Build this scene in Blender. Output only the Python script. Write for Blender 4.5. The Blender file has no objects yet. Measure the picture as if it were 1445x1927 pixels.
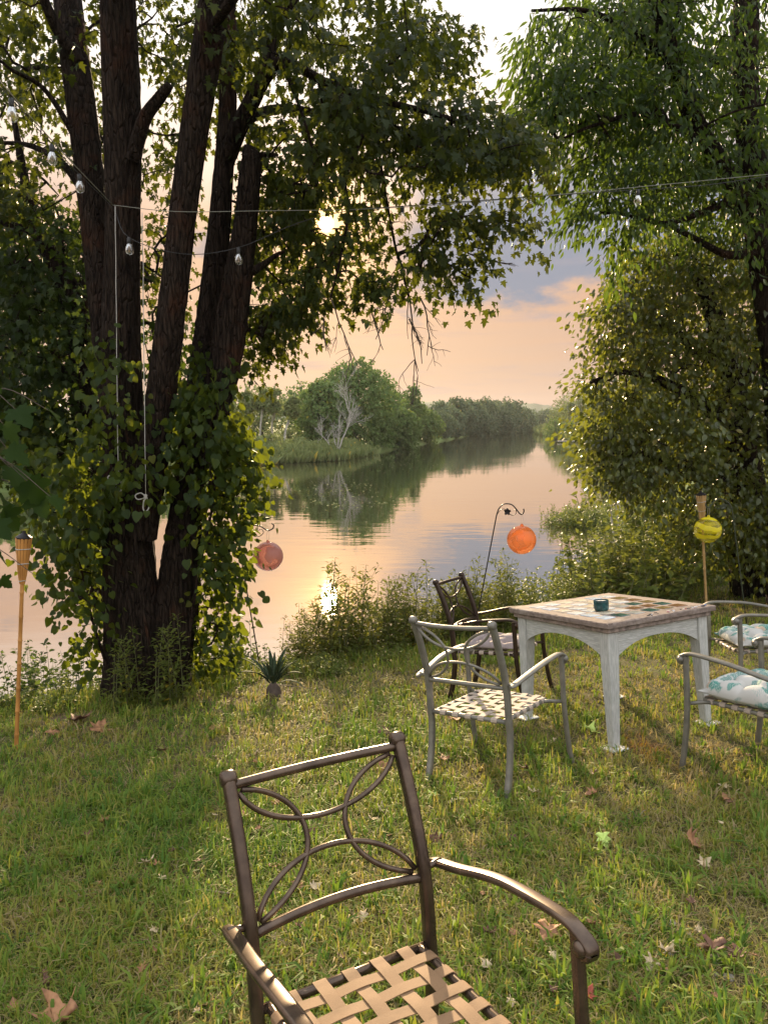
import bpy, math, random
import numpy as np
from mathutils import Vector, Matrix

# ------------------------------------------------------------------ camera, sky, sun, exposure
scene = bpy.context.scene
C = scene.collection
rng = np.random.default_rng(7)
random.seed(7)
F, CX, CY, H = 1448.0, 722.5, 963.5, 1.62          # focal length and centre in photo pixels, eye height
PITCH = math.radians(6.93)
cp, sp = math.cos(PITCH), math.sin(PITCH)
WZ = -1.48                                          # river level
GX, GY = 0.0561, -0.098                             # slope of the lawn

cam = bpy.data.cameras.new('camera')
cam.sensor_fit = 'VERTICAL'
cam.sensor_height = 36.0
cam.lens = 36.0 * F / 1927.0
cam.clip_start = 0.05
cam.clip_end = 5000
camo = bpy.data.objects.new('camera', cam)
camo.location = (0, 0, H)
camo.rotation_euler = (math.radians(90) - PITCH, 0, 0)
C.objects.link(camo)
scene.camera = camo

SUN_AZ, SUN_EL = math.radians(-4.13), math.radians(13.57)
SUN = Vector((math.sin(SUN_AZ) * math.cos(SUN_EL), math.cos(SUN_AZ) * math.cos(SUN_EL), math.sin(SUN_EL)))
sl = bpy.data.lights.new('sun', 'SUN')
sl.energy = 5.0
sl.angle = math.radians(1.0)
sl.color = (1.0, 0.74, 0.44)
so = bpy.data.objects.new('sun', sl)
so.rotation_euler = SUN.to_track_quat('Z', 'Y').to_euler()
so.location = (0, 0, 30)
C.objects.link(so)

scene.view_settings.view_transform = 'Standard'
scene.view_settings.look = 'None'
scene.view_settings.gamma = 1.0
scene.view_settings.use_curve_mapping = False
scene.view_settings.exposure = 0.95
scene.cycles.max_bounces = 8
scene.cycles.diffuse_bounces = 4
scene.cycles.glossy_bounces = 3
scene.cycles.transmission_bounces = 5
scene.cycles.transparent_max_bounces = 10
scene.cycles.sample_clamp_indirect = 6.0
scene.cycles.caustics_reflective = False
scene.cycles.caustics_refractive = False


class NT:
    """small helper for node trees"""
    def __init__(s, tree):
        s.t = tree
        s.t.nodes.clear()

    def n(s, typ, ins=None, **kw):
        nd = s.t.nodes.new(typ)
        for k, v in kw.items():
            setattr(nd, k, v)
        for k, v in (ins or {}).items():
            sock = nd.inputs[k]
            if hasattr(v, 'is_output'):
                s.t.links.new(v, sock)
            else:
                sock.default_value = v
        return nd

    def math(s, op, a, b=0.0, c=None, clamp=False):
        ins = {0: a, 1: b}
        if c is not None:
            ins[2] = c
        return s.n('ShaderNodeMath', ins, operation=op, use_clamp=clamp).outputs[0]

    def vmath(s, op, a, b=(0, 0, 0), out=0):
        return s.n('ShaderNodeVectorMath', {0: a, 1: b}, operation=op).outputs[out]

    def smooth(s, v, a, b):
        nd = s.n('ShaderNodeMapRange', {0: v, 1: a, 2: b, 3: 0.0, 4: 1.0}, interpolation_type='SMOOTHSTEP')
        return nd.outputs[0]

    def mix(s, f, a, b, blend='MIX'):
        nd = s.n('ShaderNodeMix', None, data_type='RGBA', blend_type=blend)
        for i, v in ((0, f), (6, a), (7, b)):
            if hasattr(v, 'is_output'):
                s.t.links.new(v, nd.inputs[i])
            else:
                nd.inputs[i].default_value = v if i == 0 else (*v[:3], 1.0)
        return nd.outputs[2]

    def ramp(s, f, stops, interp='LINEAR'):
        nd = s.n('ShaderNodeValToRGB', {0: f})
        cr = nd.color_ramp
        cr.interpolation = interp
        while len(cr.elements) < len(stops):
            cr.elements.new(0.5)
        for e, (p, c) in zip(cr.elements, stops):
            e.position = p
            e.color = (*c[:3], 1.0)
        return nd.outputs[0]

    def noise(s, vec, scale, detail=4.0, rough=0.55, out=0):
        ins = {'Scale': scale, 'Detail': detail, 'Roughness': rough}
        if vec is not None:
            ins['Vector'] = vec
        return s.n('ShaderNodeTexNoise', ins).outputs[out]


def make_world():
    w = bpy.data.worlds.new('World')
    scene.world = w
    w.use_nodes = True
    t = NT(w.node_tree)
    tc = t.n('ShaderNodeTexCoord').outputs['Generated']
    d = t.vmath('NORMALIZE', tc)
    sep = t.n('ShaderNodeSeparateXYZ', {0: d})
    z = sep.outputs[2]
    el = t.math('MULTIPLY', t.math('ARCSINE', z), 180 / math.pi)
    cs = t.vmath('DOT_PRODUCT', d, tuple(SUN), out=1)
    ang = t.math('MULTIPLY', t.math('ARCCOSINE', t.math('MINIMUM', cs, 0.9999999)), 180 / math.pi)
    sky = t.n('ShaderNodeTexSky', None, sky_type='NISHITA')
    sky.sun_disc = False
    sky.sun_elevation = SUN_EL
    sky.sun_rotation = SUN_AZ
    sky.air_density = 1.2
    sky.dust_density = 2.0
    base = t.vmath('SCALE', sky.outputs[0])
    base.node.inputs['Scale'].default_value = 0.06
    # high thin overcast lit by the low sun: peach low down, pale above
    zc = t.math('MAXIMUM', z, 0.035)
    pl = t.n('ShaderNodeCombineXYZ', {0: t.math('DIVIDE', sep.outputs[0], zc), 1: t.math('DIVIDE', sep.outputs[1], zc), 2: 0.0}).outputs[0]
    n1 = t.noise(pl, 0.42, 6.0, 0.55)
    elw = t.math('ADD', el, t.math('MULTIPLY', t.math('SUBTRACT', n1, 0.5), 7.0))
    veil = t.ramp(t.math('DIVIDE', elw, 50.0, clamp=True), [
        (0.0, (0.315, 0.215, 0.178)), (0.06, (0.325, 0.218, 0.172)), (0.16, (0.365, 0.218, 0.146)), (0.26, (0.44, 0.278, 0.192)),
        (0.40, (0.66, 0.56, 0.48)), (0.62, (0.88, 0.86, 0.83)), (1.0, (0.86, 0.89, 0.95))])
    away = t.smooth(ang, 40.0, 120.0)
    veil = t.mix(t.math('MULTIPLY', away, 0.55), veil, (0.80, 0.83, 0.90))
    c1 = t.mix(0.955, base, veil)
    # darker blue-grey cloud bank
    n2 = t.noise(t.n('ShaderNodeMapping', {'Vector': d, 'Scale': (1.0, 1.0, 2.2)}).outputs[0], 9.0, 6.0, 0.58)
    azr = t.math('MULTIPLY', t.math('ARCTAN2', sep.outputs[0], sep.outputs[1]), 180 / math.pi)
    elc = t.math('ADD', el, t.math('MULTIPLY', t.math('SUBTRACT', n2, 0.5), 9.0))
    bank = t.math('MULTIPLY', t.smooth(elc, 7.6, 9.4), t.math('SUBTRACT', 1.0, t.smooth(elc, 15.0, 21.0)))
    azc = t.math('ADD', azr, t.math('MULTIPLY', t.math('SUBTRACT', n2, 0.5), 14.0))
    right = t.math('MULTIPLY', t.smooth(azc, -1.5, 5.0), t.math('SUBTRACT', 1.0, t.smooth(azc, 40.0, 70.0)))
    bank = t.math('MULTIPLY', bank, right)
    puff = t.math('MULTIPLY', t.smooth(n2, 0.54, 0.66), t.math('MULTIPLY', t.smooth(el, 7.0, 10.0), t.math('SUBTRACT', 1.0, t.smooth(el, 12.0, 16.0))))
    bank = t.math('MAXIMUM', bank, t.math('MULTIPLY', puff, 0.6))
    c2 = t.mix(t.math('MULTIPLY', bank, 0.9), c1, (0.150, 0.178, 0.228))
    # thin streaks low down
    ps = t.n('ShaderNodeMapping', {'Vector': d, 'Scale': (2.5, 2.5, 26.0)}).outputs[0]
    n3 = t.noise(ps, 1.6, 5.0, 0.6)
    st = t.math('MULTIPLY', t.smooth(n3, 0.50, 0.68), t.math('SUBTRACT', 1.0, t.smooth(el, 7.0, 15.0)))
    c3 = t.mix(t.math('MULTIPLY', st, 0.40), c2, (0.29, 0.235, 0.24))
    # glow round the sun and the sun itself
    g1 = t.math('POWER', 2.718, t.math('MULTIPLY', ang, -0.42))
    g2 = t.math('POWER', 2.718, t.math('MULTIPLY', ang, -1.6))
    glow = t.vmath('ADD', c3, t.n('ShaderNodeVectorMath', {0: (0.85, 0.40, 0.07), 'Scale': g1}, operation='SCALE').outputs[0])
    glow = t.vmath('ADD', glow, t.n('ShaderNodeVectorMath', {0: (0.9, 0.5, 0.10), 'Scale': g2}, operation='SCALE').outputs[0])
    disc = t.math('SUBTRACT', 1.0, t.smooth(ang, 0.42, 0.55))
    fin = t.vmath('ADD', glow, t.n('ShaderNodeVectorMath', {0: (24.0, 18.0, 9.0), 'Scale': disc}, operation='SCALE').outputs[0])
    bg = t.n('ShaderNodeBackground', {0: fin, 1: 1.0})
    t.n('ShaderNodeOutputWorld', {0: bg.outputs[0]})


make_world()


# ------------------------------------------------------------------ pixels of the photograph to directions
def ray(px, py):
    u, v = (px - CX) / F, (py - CY) / F
    return np.array([u, cp - v * sp, -sp - v * cp])


def at(px, py, y):
    d = ray(px, py)
    return d * (y / d[1]) + np.array([0, 0, H])


def onlawn(px, py):
    d = ray(px, py)
    return d * (H / (GX * d[0] + GY * d[1] - d[2])) + np.array([0, 0, H])


def onwater(px, py):
    d = ray(px, py)
    return d * ((WZ - H) / d[2]) + np.array([0, 0, H])


# ------------------------------------------------------------------ materials
MATS = {}


def mat(name, fn):
    m = bpy.data.materials.new(name)
    m.use_nodes = True
    t = NT(m.node_tree)
    out = fn(t)
    o = t.n('ShaderNodeOutputMaterial')
    t.t.links.new(out, o.inputs[0])
    MATS[name] = m
    return m


def pbsdf(t, col, rough=0.5, metal=0.0, normal=None, spec=0.5, **kw):
    ins = {'Base Color': col if hasattr(col, 'is_output') else (*col[:3], 1.0), 'Roughness': rough, 'Metallic': metal,
           'Specular IOR Level': spec}
    if normal is not None:
        ins['Normal'] = normal
    ins.update(kw)
    return t.n('ShaderNodeBsdfPrincipled', ins).outputs[0]


def bump(t, h, strength, dist=0.01):
    return t.n('ShaderNodeBump', {'Height': h, 'Strength': strength, 'Distance': dist}).outputs[0]


def leafmat(name, dark, light, trans, tf=0.45, rough=0.45, spec=0.35):
    def f(t):
        a = t.n('ShaderNodeAttribute', None, attribute_name='tint').outputs['Fac']
        col = t.ramp(a, [(0.0, dark), (0.8, light), (0.93, light), (1.0, (light[0] * 2.0, light[1] * 1.25, light[2] * 0.6))])
        tc = t.mix(a, tuple(x * 0.75 for x in trans), trans)
        p = pbsdf(t, col, rough, spec=spec)
        tr = t.n('ShaderNodeBsdfTranslucent', {0: tc}).outputs[0]
        return t.n('ShaderNodeMixShader', {0: tf, 1: p, 2: tr}).outputs[0]
    return mat(name, f)


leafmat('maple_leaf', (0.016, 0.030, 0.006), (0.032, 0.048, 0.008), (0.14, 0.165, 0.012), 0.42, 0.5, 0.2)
leafmat('vine_leaf', (0.016, 0.034, 0.006), (0.036, 0.060, 0.010), (0.24, 0.29, 0.018), 0.42, 0.5, 0.2)
leafmat('narrow_leaf', (0.018, 0.040, 0.008), (0.042, 0.072, 0.012), (0.16, 0.25, 0.022), 0.45, 0.45, 0.25)
leafmat('spread_leaf', (0.042, 0.060, 0.012), (0.100, 0.125, 0.022), (0.30, 0.33, 0.03), 0.42, 0.33, 0.6)
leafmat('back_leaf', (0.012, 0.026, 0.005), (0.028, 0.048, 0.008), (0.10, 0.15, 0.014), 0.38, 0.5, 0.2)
leafmat('weed_leaf', (0.065, 0.100, 0.020), (0.145, 0.170, 0.040), (0.27, 0.29, 0.045), 0.45, 0.6, 0.12)
leafmat('dark_weed_leaf', (0.030, 0.060, 0.014), (0.075, 0.120, 0.030), (0.18, 0.26, 0.04), 0.42, 0.55, 0.12)
leafmat('bush_leaf', (0.070, 0.115, 0.022), (0.165, 0.200, 0.045), (0.30, 0.34, 0.06), 0.42, 0.5, 0.2)
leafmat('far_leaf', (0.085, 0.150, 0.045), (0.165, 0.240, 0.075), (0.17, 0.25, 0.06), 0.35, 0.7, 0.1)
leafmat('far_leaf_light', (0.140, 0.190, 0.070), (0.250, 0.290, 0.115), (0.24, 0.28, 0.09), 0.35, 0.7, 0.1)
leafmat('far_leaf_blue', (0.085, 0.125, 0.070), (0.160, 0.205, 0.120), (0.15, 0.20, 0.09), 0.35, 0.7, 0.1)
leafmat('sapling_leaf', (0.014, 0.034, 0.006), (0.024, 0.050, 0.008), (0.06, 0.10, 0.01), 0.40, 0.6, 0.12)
leafmat('agave_leaf', (0.045, 0.065, 0.034), (0.075, 0.100, 0.055), (0.10, 0.13, 0.05), 0.10, 0.75, 0.08)


def grass(t):
    a = t.n('ShaderNodeAttribute', None, attribute_name='tint').outputs['Fac']
    col = t.ramp(a, [(0.0, (0.085, 0.165, 0.028)), (0.35, (0.180, 0.255, 0.040)), (0.62, (0.285, 0.275, 0.055)), (0.80, (0.310, 0.260, 0.095)),
                     (1.0, (0.36, 0.28, 0.16))])
    p = pbsdf(t, col, 0.6, spec=0.15)
    tc = t.mix(1.0, col, (1.3, 1.3, 0.8), 'MULTIPLY')
    tr = t.n('ShaderNodeBsdfTranslucent', {0: tc}).outputs[0]
    return t.n('ShaderNodeMixShader', {0: 0.42, 1: p, 2: tr}).outputs[0]


mat('grass_blade', grass)


def soil(t):
    g = t.n('ShaderNodeNewGeometry').outputs['Position']
    n1 = t.noise(g, 1.4, 6, 0.6)
    n2 = t.noise(g, 40.0, 4, 0.7)
    col = t.ramp(n1, [(0.30, (0.075, 0.078, 0.026)), (0.5, (0.100, 0.090, 0.036)), (0.70, (0.150, 0.110, 0.062))])
    col = t.mix(n2, t.mix(1.0, col, (0.5, 0.5, 0.5), 'MULTIPLY'), t.mix(1.0, col, (1.4, 1.4, 1.4), 'MULTIPLY'))
    far = t.smooth(t.n('ShaderNodeSeparateXYZ', {0: g}).outputs[1], 14.0, 30.0)
    col = t.mix(far, col, t.mix(n1, (0.07, 0.11, 0.03), (0.15, 0.18, 0.06)))
    return pbsdf(t, col, 0.9, normal=bump(t, n2, 0.6, 0.02), spec=0.1)


mat('lawn_soil', soil)


def water(t):
    g = t.n('ShaderNodeNewGeometry').outputs['Position']
    m1 = t.n('ShaderNodeMapping', {'Vector': g, 'Scale': (0.55, 1.5, 1.0)}).outputs[0]
    a = t.noise(m1, 1.3, 3, 0.5)
    m2 = t.n('ShaderNodeMapping', {'Vector': g, 'Scale': (0.10, 0.22, 1.0), 'Rotation': (0, 0, 0.3)}).outputs[0]
    b = t.noise(m2, 1.0, 2, 0.5)
    h = t.math('ADD', t.math('MULTIPLY', a, 0.0085), t.math('MULTIPLY', b, 0.020))
    patch = t.smooth(t.noise(g, 0.09, 2, 0.5), 0.38, 0.62)
    bn = t.n('ShaderNodeBump', {'Height': h, 'Strength': t.math('ADD', 0.25, t.math('MULTIPLY', patch, 0.55)), 'Distance': 1.0}).outputs[0]
    fr = t.n('ShaderNodeFresnel', {'IOR': 2.3, 'Normal': bn}).outputs[0]
    fr = t.math('ADD', t.math('MULTIPLY', fr, 0.36), 0.62, clamp=True)
    gl = t.n('ShaderNodeBsdfGlossy', {'Color': (0.97, 0.95, 0.93, 1), 'Roughness': 0.012, 'Normal': bn}).outputs[0]
    df = t.n('ShaderNodeBsdfDiffuse', {'Color': (0.045, 0.043, 0.025, 1)}).outputs[0]
    return t.n('ShaderNodeMixShader', {0: fr, 1: df, 2: gl}).outputs[0]


mat('river_water', water)


def bark(t):
    tc = t.n('ShaderNodeTexCoord').outputs['Object']
    m = t.n('ShaderNodeMapping', {'Vector': tc, 'Scale': (1.0, 1.0, 0.16)}).outputs[0]
    n = t.noise(m, 38.0, 5, 0.6)
    v = t.n('ShaderNodeTexVoronoi', {'Vector': m, 'Scale': 34.0}, feature='DISTANCE_TO_EDGE').outputs[0]
    big = t.noise(tc, 3.0, 4, 0.6)
    col = t.mix(t.smooth(n, 0.3, 0.7), (0.012, 0.008, 0.006), (0.046, 0.032, 0.023))
    col = t.mix(t.smooth(big, 0.52, 0.72), col, (0.050, 0.023, 0.013))
    h = t.math('ADD', n, t.math('MULTIPLY', t.math('MINIMUM', v, 0.12), 6.0))
    return pbsdf(t, col, 0.9, normal=bump(t, h, 1.0, 0.045), spec=0.1)


mat('bark', bark)


def simple(name, col, rough=0.5, metal=0.0, spec=0.5, nscale=None, namp=0.25, bstr=0.0, bdist=0.004, stretch=None, col2=None):
    def f(t):
        if nscale is None:
            return pbsdf(t, col, rough, metal, spec=spec)
        tc = t.n('ShaderNodeTexCoord').outputs['Object']
        if stretch:
            tc = t.n('ShaderNodeMapping', {'Vector': tc, 'Scale': stretch}).outputs[0]
        n = t.noise(tc, nscale, 5, 0.6)
        lo = tuple(c * (1 - namp) for c in col)
        hi = col2 or tuple(min(1, c * (1 + namp)) for c in col)
        cc = t.mix(t.smooth(n, 0.3, 0.7), lo, hi)
        nm = bump(t, n, bstr, bdist) if bstr else None
        return pbsdf(t, cc, rough, metal, nm, spec)
    return mat(name, f)


simple('pale_bark', (0.42, 0.39, 0.34), 0.9, nscale=6, namp=0.35)
simple('dead_wood', (0.40, 0.38, 0.33), 0.9, nscale=8, namp=0.25)
simple('far_bark', (0.10, 0.085, 0.065), 0.9)
simple('twig', (0.085, 0.062, 0.048), 0.9, nscale=20)
simple('dry_twig', (0.24, 0.19, 0.15), 0.9, nscale=20)
simple('stem', (0.12, 0.13, 0.045), 0.7)
simple('bronze_paint', (0.095, 0.066, 0.048), 0.27, 0.65, nscale=14, namp=0.25, col2=(0.14, 0.098, 0.068))
simple('dark_bronze_paint', (0.040, 0.024, 0.016), 0.34, 0.5, nscale=14, namp=0.3)
simple('grey_paint', (0.175, 0.165, 0.14), 0.42, 0.25, nscale=16, namp=0.15, col2=(0.215, 0.20, 0.165))
simple('black_metal', (0.02, 0.017, 0.018), 0.4, 0.6, nscale=30, namp=0.4)
simple('green_metal', (0.05, 0.06, 0.035), 0.5, 0.3, nscale=30, namp=0.3)
simple('bamboo', (0.50, 0.22, 0.055), 0.42, nscale=30, namp=0.3, stretch=(1, 1, 0.1), col2=(0.60, 0.28, 0.075))
simple('pale_bamboo', (0.42, 0.26, 0.10), 0.45, nscale=30, namp=0.3, stretch=(1, 1, 0.1))
simple('white_cord', (0.42, 0.40, 0.36), 0.8, nscale=80, namp=0.15)
simple('wire', (0.22, 0.22, 0.18), 0.6)
simple('black_rubber', (0.018, 0.018, 0.018), 0.5)
simple('white_plastic', (0.78, 0.78, 0.76), 0.5, nscale=12, namp=0.12)
simple('brown_leaf', (0.27, 0.125, 0.055), 0.7, nscale=18, namp=0.4, bstr=0.4, col2=(0.40, 0.20, 0.09))
simple('dark_dead_leaf', (0.12, 0.055, 0.03), 0.7, nscale=22, namp=0.4, bstr=0.4)
simple('pale_dead_leaf', (0.46, 0.36, 0.22), 0.7, nscale=22, namp=0.3, bstr=0.4)
simple('red_leaf', (0.30, 0.06, 0.03), 0.7, nscale=22, namp=0.3)
simple('lime_leaf', (0.42, 0.55, 0.13), 0.6, nscale=22, namp=0.3)
simple('stone', (0.30, 0.28, 0.26), 0.85, nscale=20, namp=0.3, bstr=0.3)
simple('wax', (0.66, 0.64, 0.58), 0.5)
simple('flax', (0.62, 0.55, 0.44), 0.8, nscale=60)


def strapmat(name, col):
    def f(t):
        tc = t.n('ShaderNodeTexCoord').outputs['Object']
        n = t.noise(tc, 420.0, 2, 0.6)
        b = t.noise(tc, 12.0, 4, 0.6)
        cc = t.mix(n, tuple(x * 0.70 for x in col), tuple(min(1, x * 1.25) for x in col))
        cc = t.mix(t.smooth(b, 0.45, 0.75), cc, tuple(x * 0.72 for x in col))
        return pbsdf(t, cc, 0.7, normal=bump(t, n, 0.35, 0.002), spec=0.25)
    return mat(name, f)


strapmat('tan_strap', (0.27, 0.165, 0.088))
strapmat('beige_strap', (0.44, 0.36, 0.29))
strapmat('mauve_cushion', (0.34, 0.28, 0.27))


def leafprint(t):
    tc = t.n('ShaderNodeTexCoord').outputs['Object']
    w = t.n('ShaderNodeVectorMath', {0: t.noise(tc, 9.0, 3, 0.5, out=1), 'Scale': 0.22}, operation='SCALE').outputs[0]
    p = t.vmath('ADD', tc, w)
    v = t.n('ShaderNodeTexVoronoi', {'Vector': p, 'Scale': 9.0}, feature='F1')
    m = t.n('ShaderNodeMapping', {'Vector': p, 'Rotation': (0, 0, 0.7), 'Scale': (1.0, 2.2, 1.0)}).outputs[0]
    v2 = t.n('ShaderNodeTexVoronoi', {'Vector': m, 'Scale': 5.5}, feature='F1')
    blade = t.smooth(v2.outputs['Distance'], 0.60, 0.50)
    cid = t.n('ShaderNodeSeparateColor', {0: v2.outputs['Color']})
    fc = t.ramp(cid.outputs[0], [(0.0, (0.10, 0.27, 0.23)), (0.33, (0.17, 0.27, 0.245)), (0.60, (0.56, 0.54, 0.50)), (0.78, (0.55, 0.38, 0.27)),
                                 (0.9, (0.06, 0.20, 0.17))], 'CONSTANT')
    wv = t.n('ShaderNodeTexWave', {'Vector': m, 'Scale': 16.0, 'Distortion': 4.0}).outputs[1]
    fc = t.mix(t.smooth(wv, 0.72, 0.92), fc, (0.34, 0.43, 0.39))
    col = t.mix(blade, (0.52, 0.51, 0.475), fc)
    col = t.mix(t.smooth(v.outputs['Distance'], 0.12, 0.05), col, (0.36, 0.44, 0.42))
    n = t.noise(tc, 300.0, 2)
    return pbsdf(t, col, 0.8, normal=bump(t, n, 0.2, 0.002), spec=0.2)


mat('leaf_print_cloth', leafprint)


def whitewash(t):
    tc = t.n('ShaderNodeTexCoord').outputs['UV']
    m = t.n('ShaderNodeMapping', {'Vector': tc, 'Scale': (1.0, 9.0, 1.0)}).outputs[0]
    n = t.noise(m, 9.0, 6, 0.65)
    w = t.n('ShaderNodeTexWave', {'Vector': m, 'Scale': 3.0, 'Distortion': 9.0, 'Detail': 3.0, 'Detail Scale': 1.2}, bands_direction='Y').outputs[1]
    chip = t.noise(tc, 26.0, 5, 0.7)
    col = t.mix(t.smooth(n, 0.35, 0.65), (0.40, 0.41, 0.385), (0.60, 0.60, 0.57))
    col = t.mix(t.math('MULTIPLY', t.smooth(w, 0.62, 0.95), 0.45), col, (0.30, 0.29, 0.255))
    col = t.mix(t.smooth(chip, 0.66, 0.74), col, (0.20, 0.17, 0.13))
    return pbsdf(t, col, 0.7, normal=bump(t, t.math('ADD', n, t.math('MULTIPLY', w, 0.5)), 0.5, 0.004), spec=0.25)


mat('whitewashed_wood', whitewash)


def concrete(t):
    tc = t.n('ShaderNodeTexCoord').outputs['Object']
    n = t.noise(tc, 30.0, 6, 0.7)
    b = t.noise(tc, 5.0, 5, 0.6)
    s = t.noise(tc, 120.0, 2, 0.5)
    col = t.mix(t.smooth(n, 0.3, 0.7), (0.165, 0.125, 0.103), (0.265, 0.210, 0.178))
    col = t.mix(t.smooth(b, 0.54, 0.68), col, (0.31, 0.26, 0.225))
    col = t.mix(t.smooth(s, 0.68, 0.74), col, (0.14, 0.11, 0.10))
    return pbsdf(t, col, 0.8, normal=bump(t, n, 0.6, 0.006), spec=0.25)


mat('concrete', concrete)
simple('slab_under', (0.25, 0.195, 0.165), 0.85, nscale=24, namp=0.45, bstr=0.5)
for nm, c in dict(tile_white=(0.66, 0.66, 0.63), tile_cream=(0.66, 0.57, 0.42), tile_blue=(0.52, 0.58, 0.64), tile_brown=(0.20, 0.105, 0.05),
                  tile_green=(0.04, 0.095, 0.08), tile_amber=(0.22, 0.15, 0.06), tile_grey=(0.36, 0.36, 0.33)).items():
    simple(nm, c, 0.16, nscale=12, namp=0.22)
simple('teal_glaze', (0.012, 0.060, 0.062), 0.12, nscale=18, namp=0.5)
for nm, c in dict(chip_blue=(0.03, 0.16, 0.50), chip_black=(0.03, 0.028, 0.03), chip_white=(0.7, 0.68, 0.66), chip_red=(0.30, 0.07, 0.06)).items():
    simple(nm, c, 0.3)


def glassball(name, tint, body, f_body, stripes=False):
    def f(t):
        tc = t.n('ShaderNodeTexCoord').outputs['Object']
        if stripes:
            w = t.n('ShaderNodeTexWave', {'Vector': tc, 'Scale': 3.6, 'Distortion': 5.0, 'Detail': 1.0, 'Detail Scale': 1.0}, bands_direction='Z').outputs[1]
            m = t.smooth(w, 0.42, 0.55)
            fac = t.math('ADD', t.math('MULTIPLY', m, 0.72), 0.22)
        else:
            n = t.noise(tc, 7.0, 2, 0.4)
            v = t.smooth(n, 0.46, 0.52)
            fac = t.math('ADD', f_body * 0.55, t.math('MULTIPLY', v, f_body * 0.6))
        tr = t.n('ShaderNodeBsdfTransparent', {0: (*tint, 1)}).outputs[0]
        tl = t.n('ShaderNodeBsdfTranslucent', {0: (*body, 1)}).outputs[0]
        df = t.n('ShaderNodeBsdfDiffuse', {0: (*body, 1)}).outputs[0]
        bd = t.n('ShaderNodeMixShader', {0: 0.40, 1: df, 2: tl}).outputs[0]
        mx = t.n('ShaderNodeMixShader', {0: fac, 1: tr, 2: bd}).outputs[0]
        lw = t.n('ShaderNodeLayerWeight', {0: 0.28}).outputs[0]
        gl = t.n('ShaderNodeBsdfGlossy', {0: (1, 1, 1, 1), 1: 0.03}).outputs[0]
        return t.n('ShaderNodeMixShader', {0: t.math('MULTIPLY', lw, 0.6), 1: mx, 2: gl}).outputs[0]
    return mat(name, f)


glassball('orange_glass', (1.0, 0.62, 0.36), (0.90, 0.30, 0.09), 0.38)
glassball('pink_glass', (0.90, 0.66, 0.62), (0.50, 0.25, 0.22), 0.75)
glassball('yellow_glass', (0.95, 0.95, 0.70), (1.0, 0.86, 0.04), 0.8, True)


def bulbglass(t):
    tr = t.n('ShaderNodeBsdfTransparent', {0: (0.97, 0.95, 0.92, 1)}).outputs[0]
    gl = t.n('ShaderNodeBsdfGlossy', {0: (1, 1, 1, 1), 1: 0.02}).outputs[0]
    lw = t.n('ShaderNodeLayerWeight', {0: 0.45}).outputs[0]
    return t.n('ShaderNodeMixShader', {0: t.math('ADD', t.math('MULTIPLY', lw, 0.45), 0.03), 1: tr, 2: gl}).outputs[0]


mat('bulb_glass', bulbglass)
simple('filament', (0.75, 0.52, 0.28), 0.5)


# ------------------------------------------------------------------ mesh helpers
def tag(o, label=None, cat=None, group=None, kind=None):
    for k, v in (('label', label), ('category', cat), ('group', group), ('kind', kind)):
        if v:
            o[k] = v
    return o


def empty(name, loc=(0, 0, 0), label=None, cat=None, group=None, m=None):
    o = bpy.data.objects.new(name, None)
    o.empty_display_size = 0.1
    C.objects.link(o)
    if m is not None:
        o.matrix_world = m
    else:
        o.location = loc
    return tag(o, label, cat, group)


def norm(v):
    v = np.asarray(v, float)
    return v / (np.linalg.norm(v, axis=-1, keepdims=True) + 1e-12)


def cr(pts, n=6):
    """Catmull-Rom through points (any dimension)"""
    p = np.asarray(pts, float)
    p = np.vstack([2 * p[0] - p[1], p, 2 * p[-1] - p[-2]])
    out = []
    for i in range(1, len(p) - 2):
        for k in range(n):
            t = k / n
            out.append(0.5 * ((2 * p[i]) + (-p[i - 1] + p[i + 1]) * t + (2 * p[i - 1] - 5 * p[i] + 4 * p[i + 1] - p[i + 2]) * t * t
                              + (-p[i - 1] + 3 * p[i] - 3 * p[i + 1] + p[i + 2]) * t ** 3))
    out.append(p[-2])
    return np.array(out)


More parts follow.
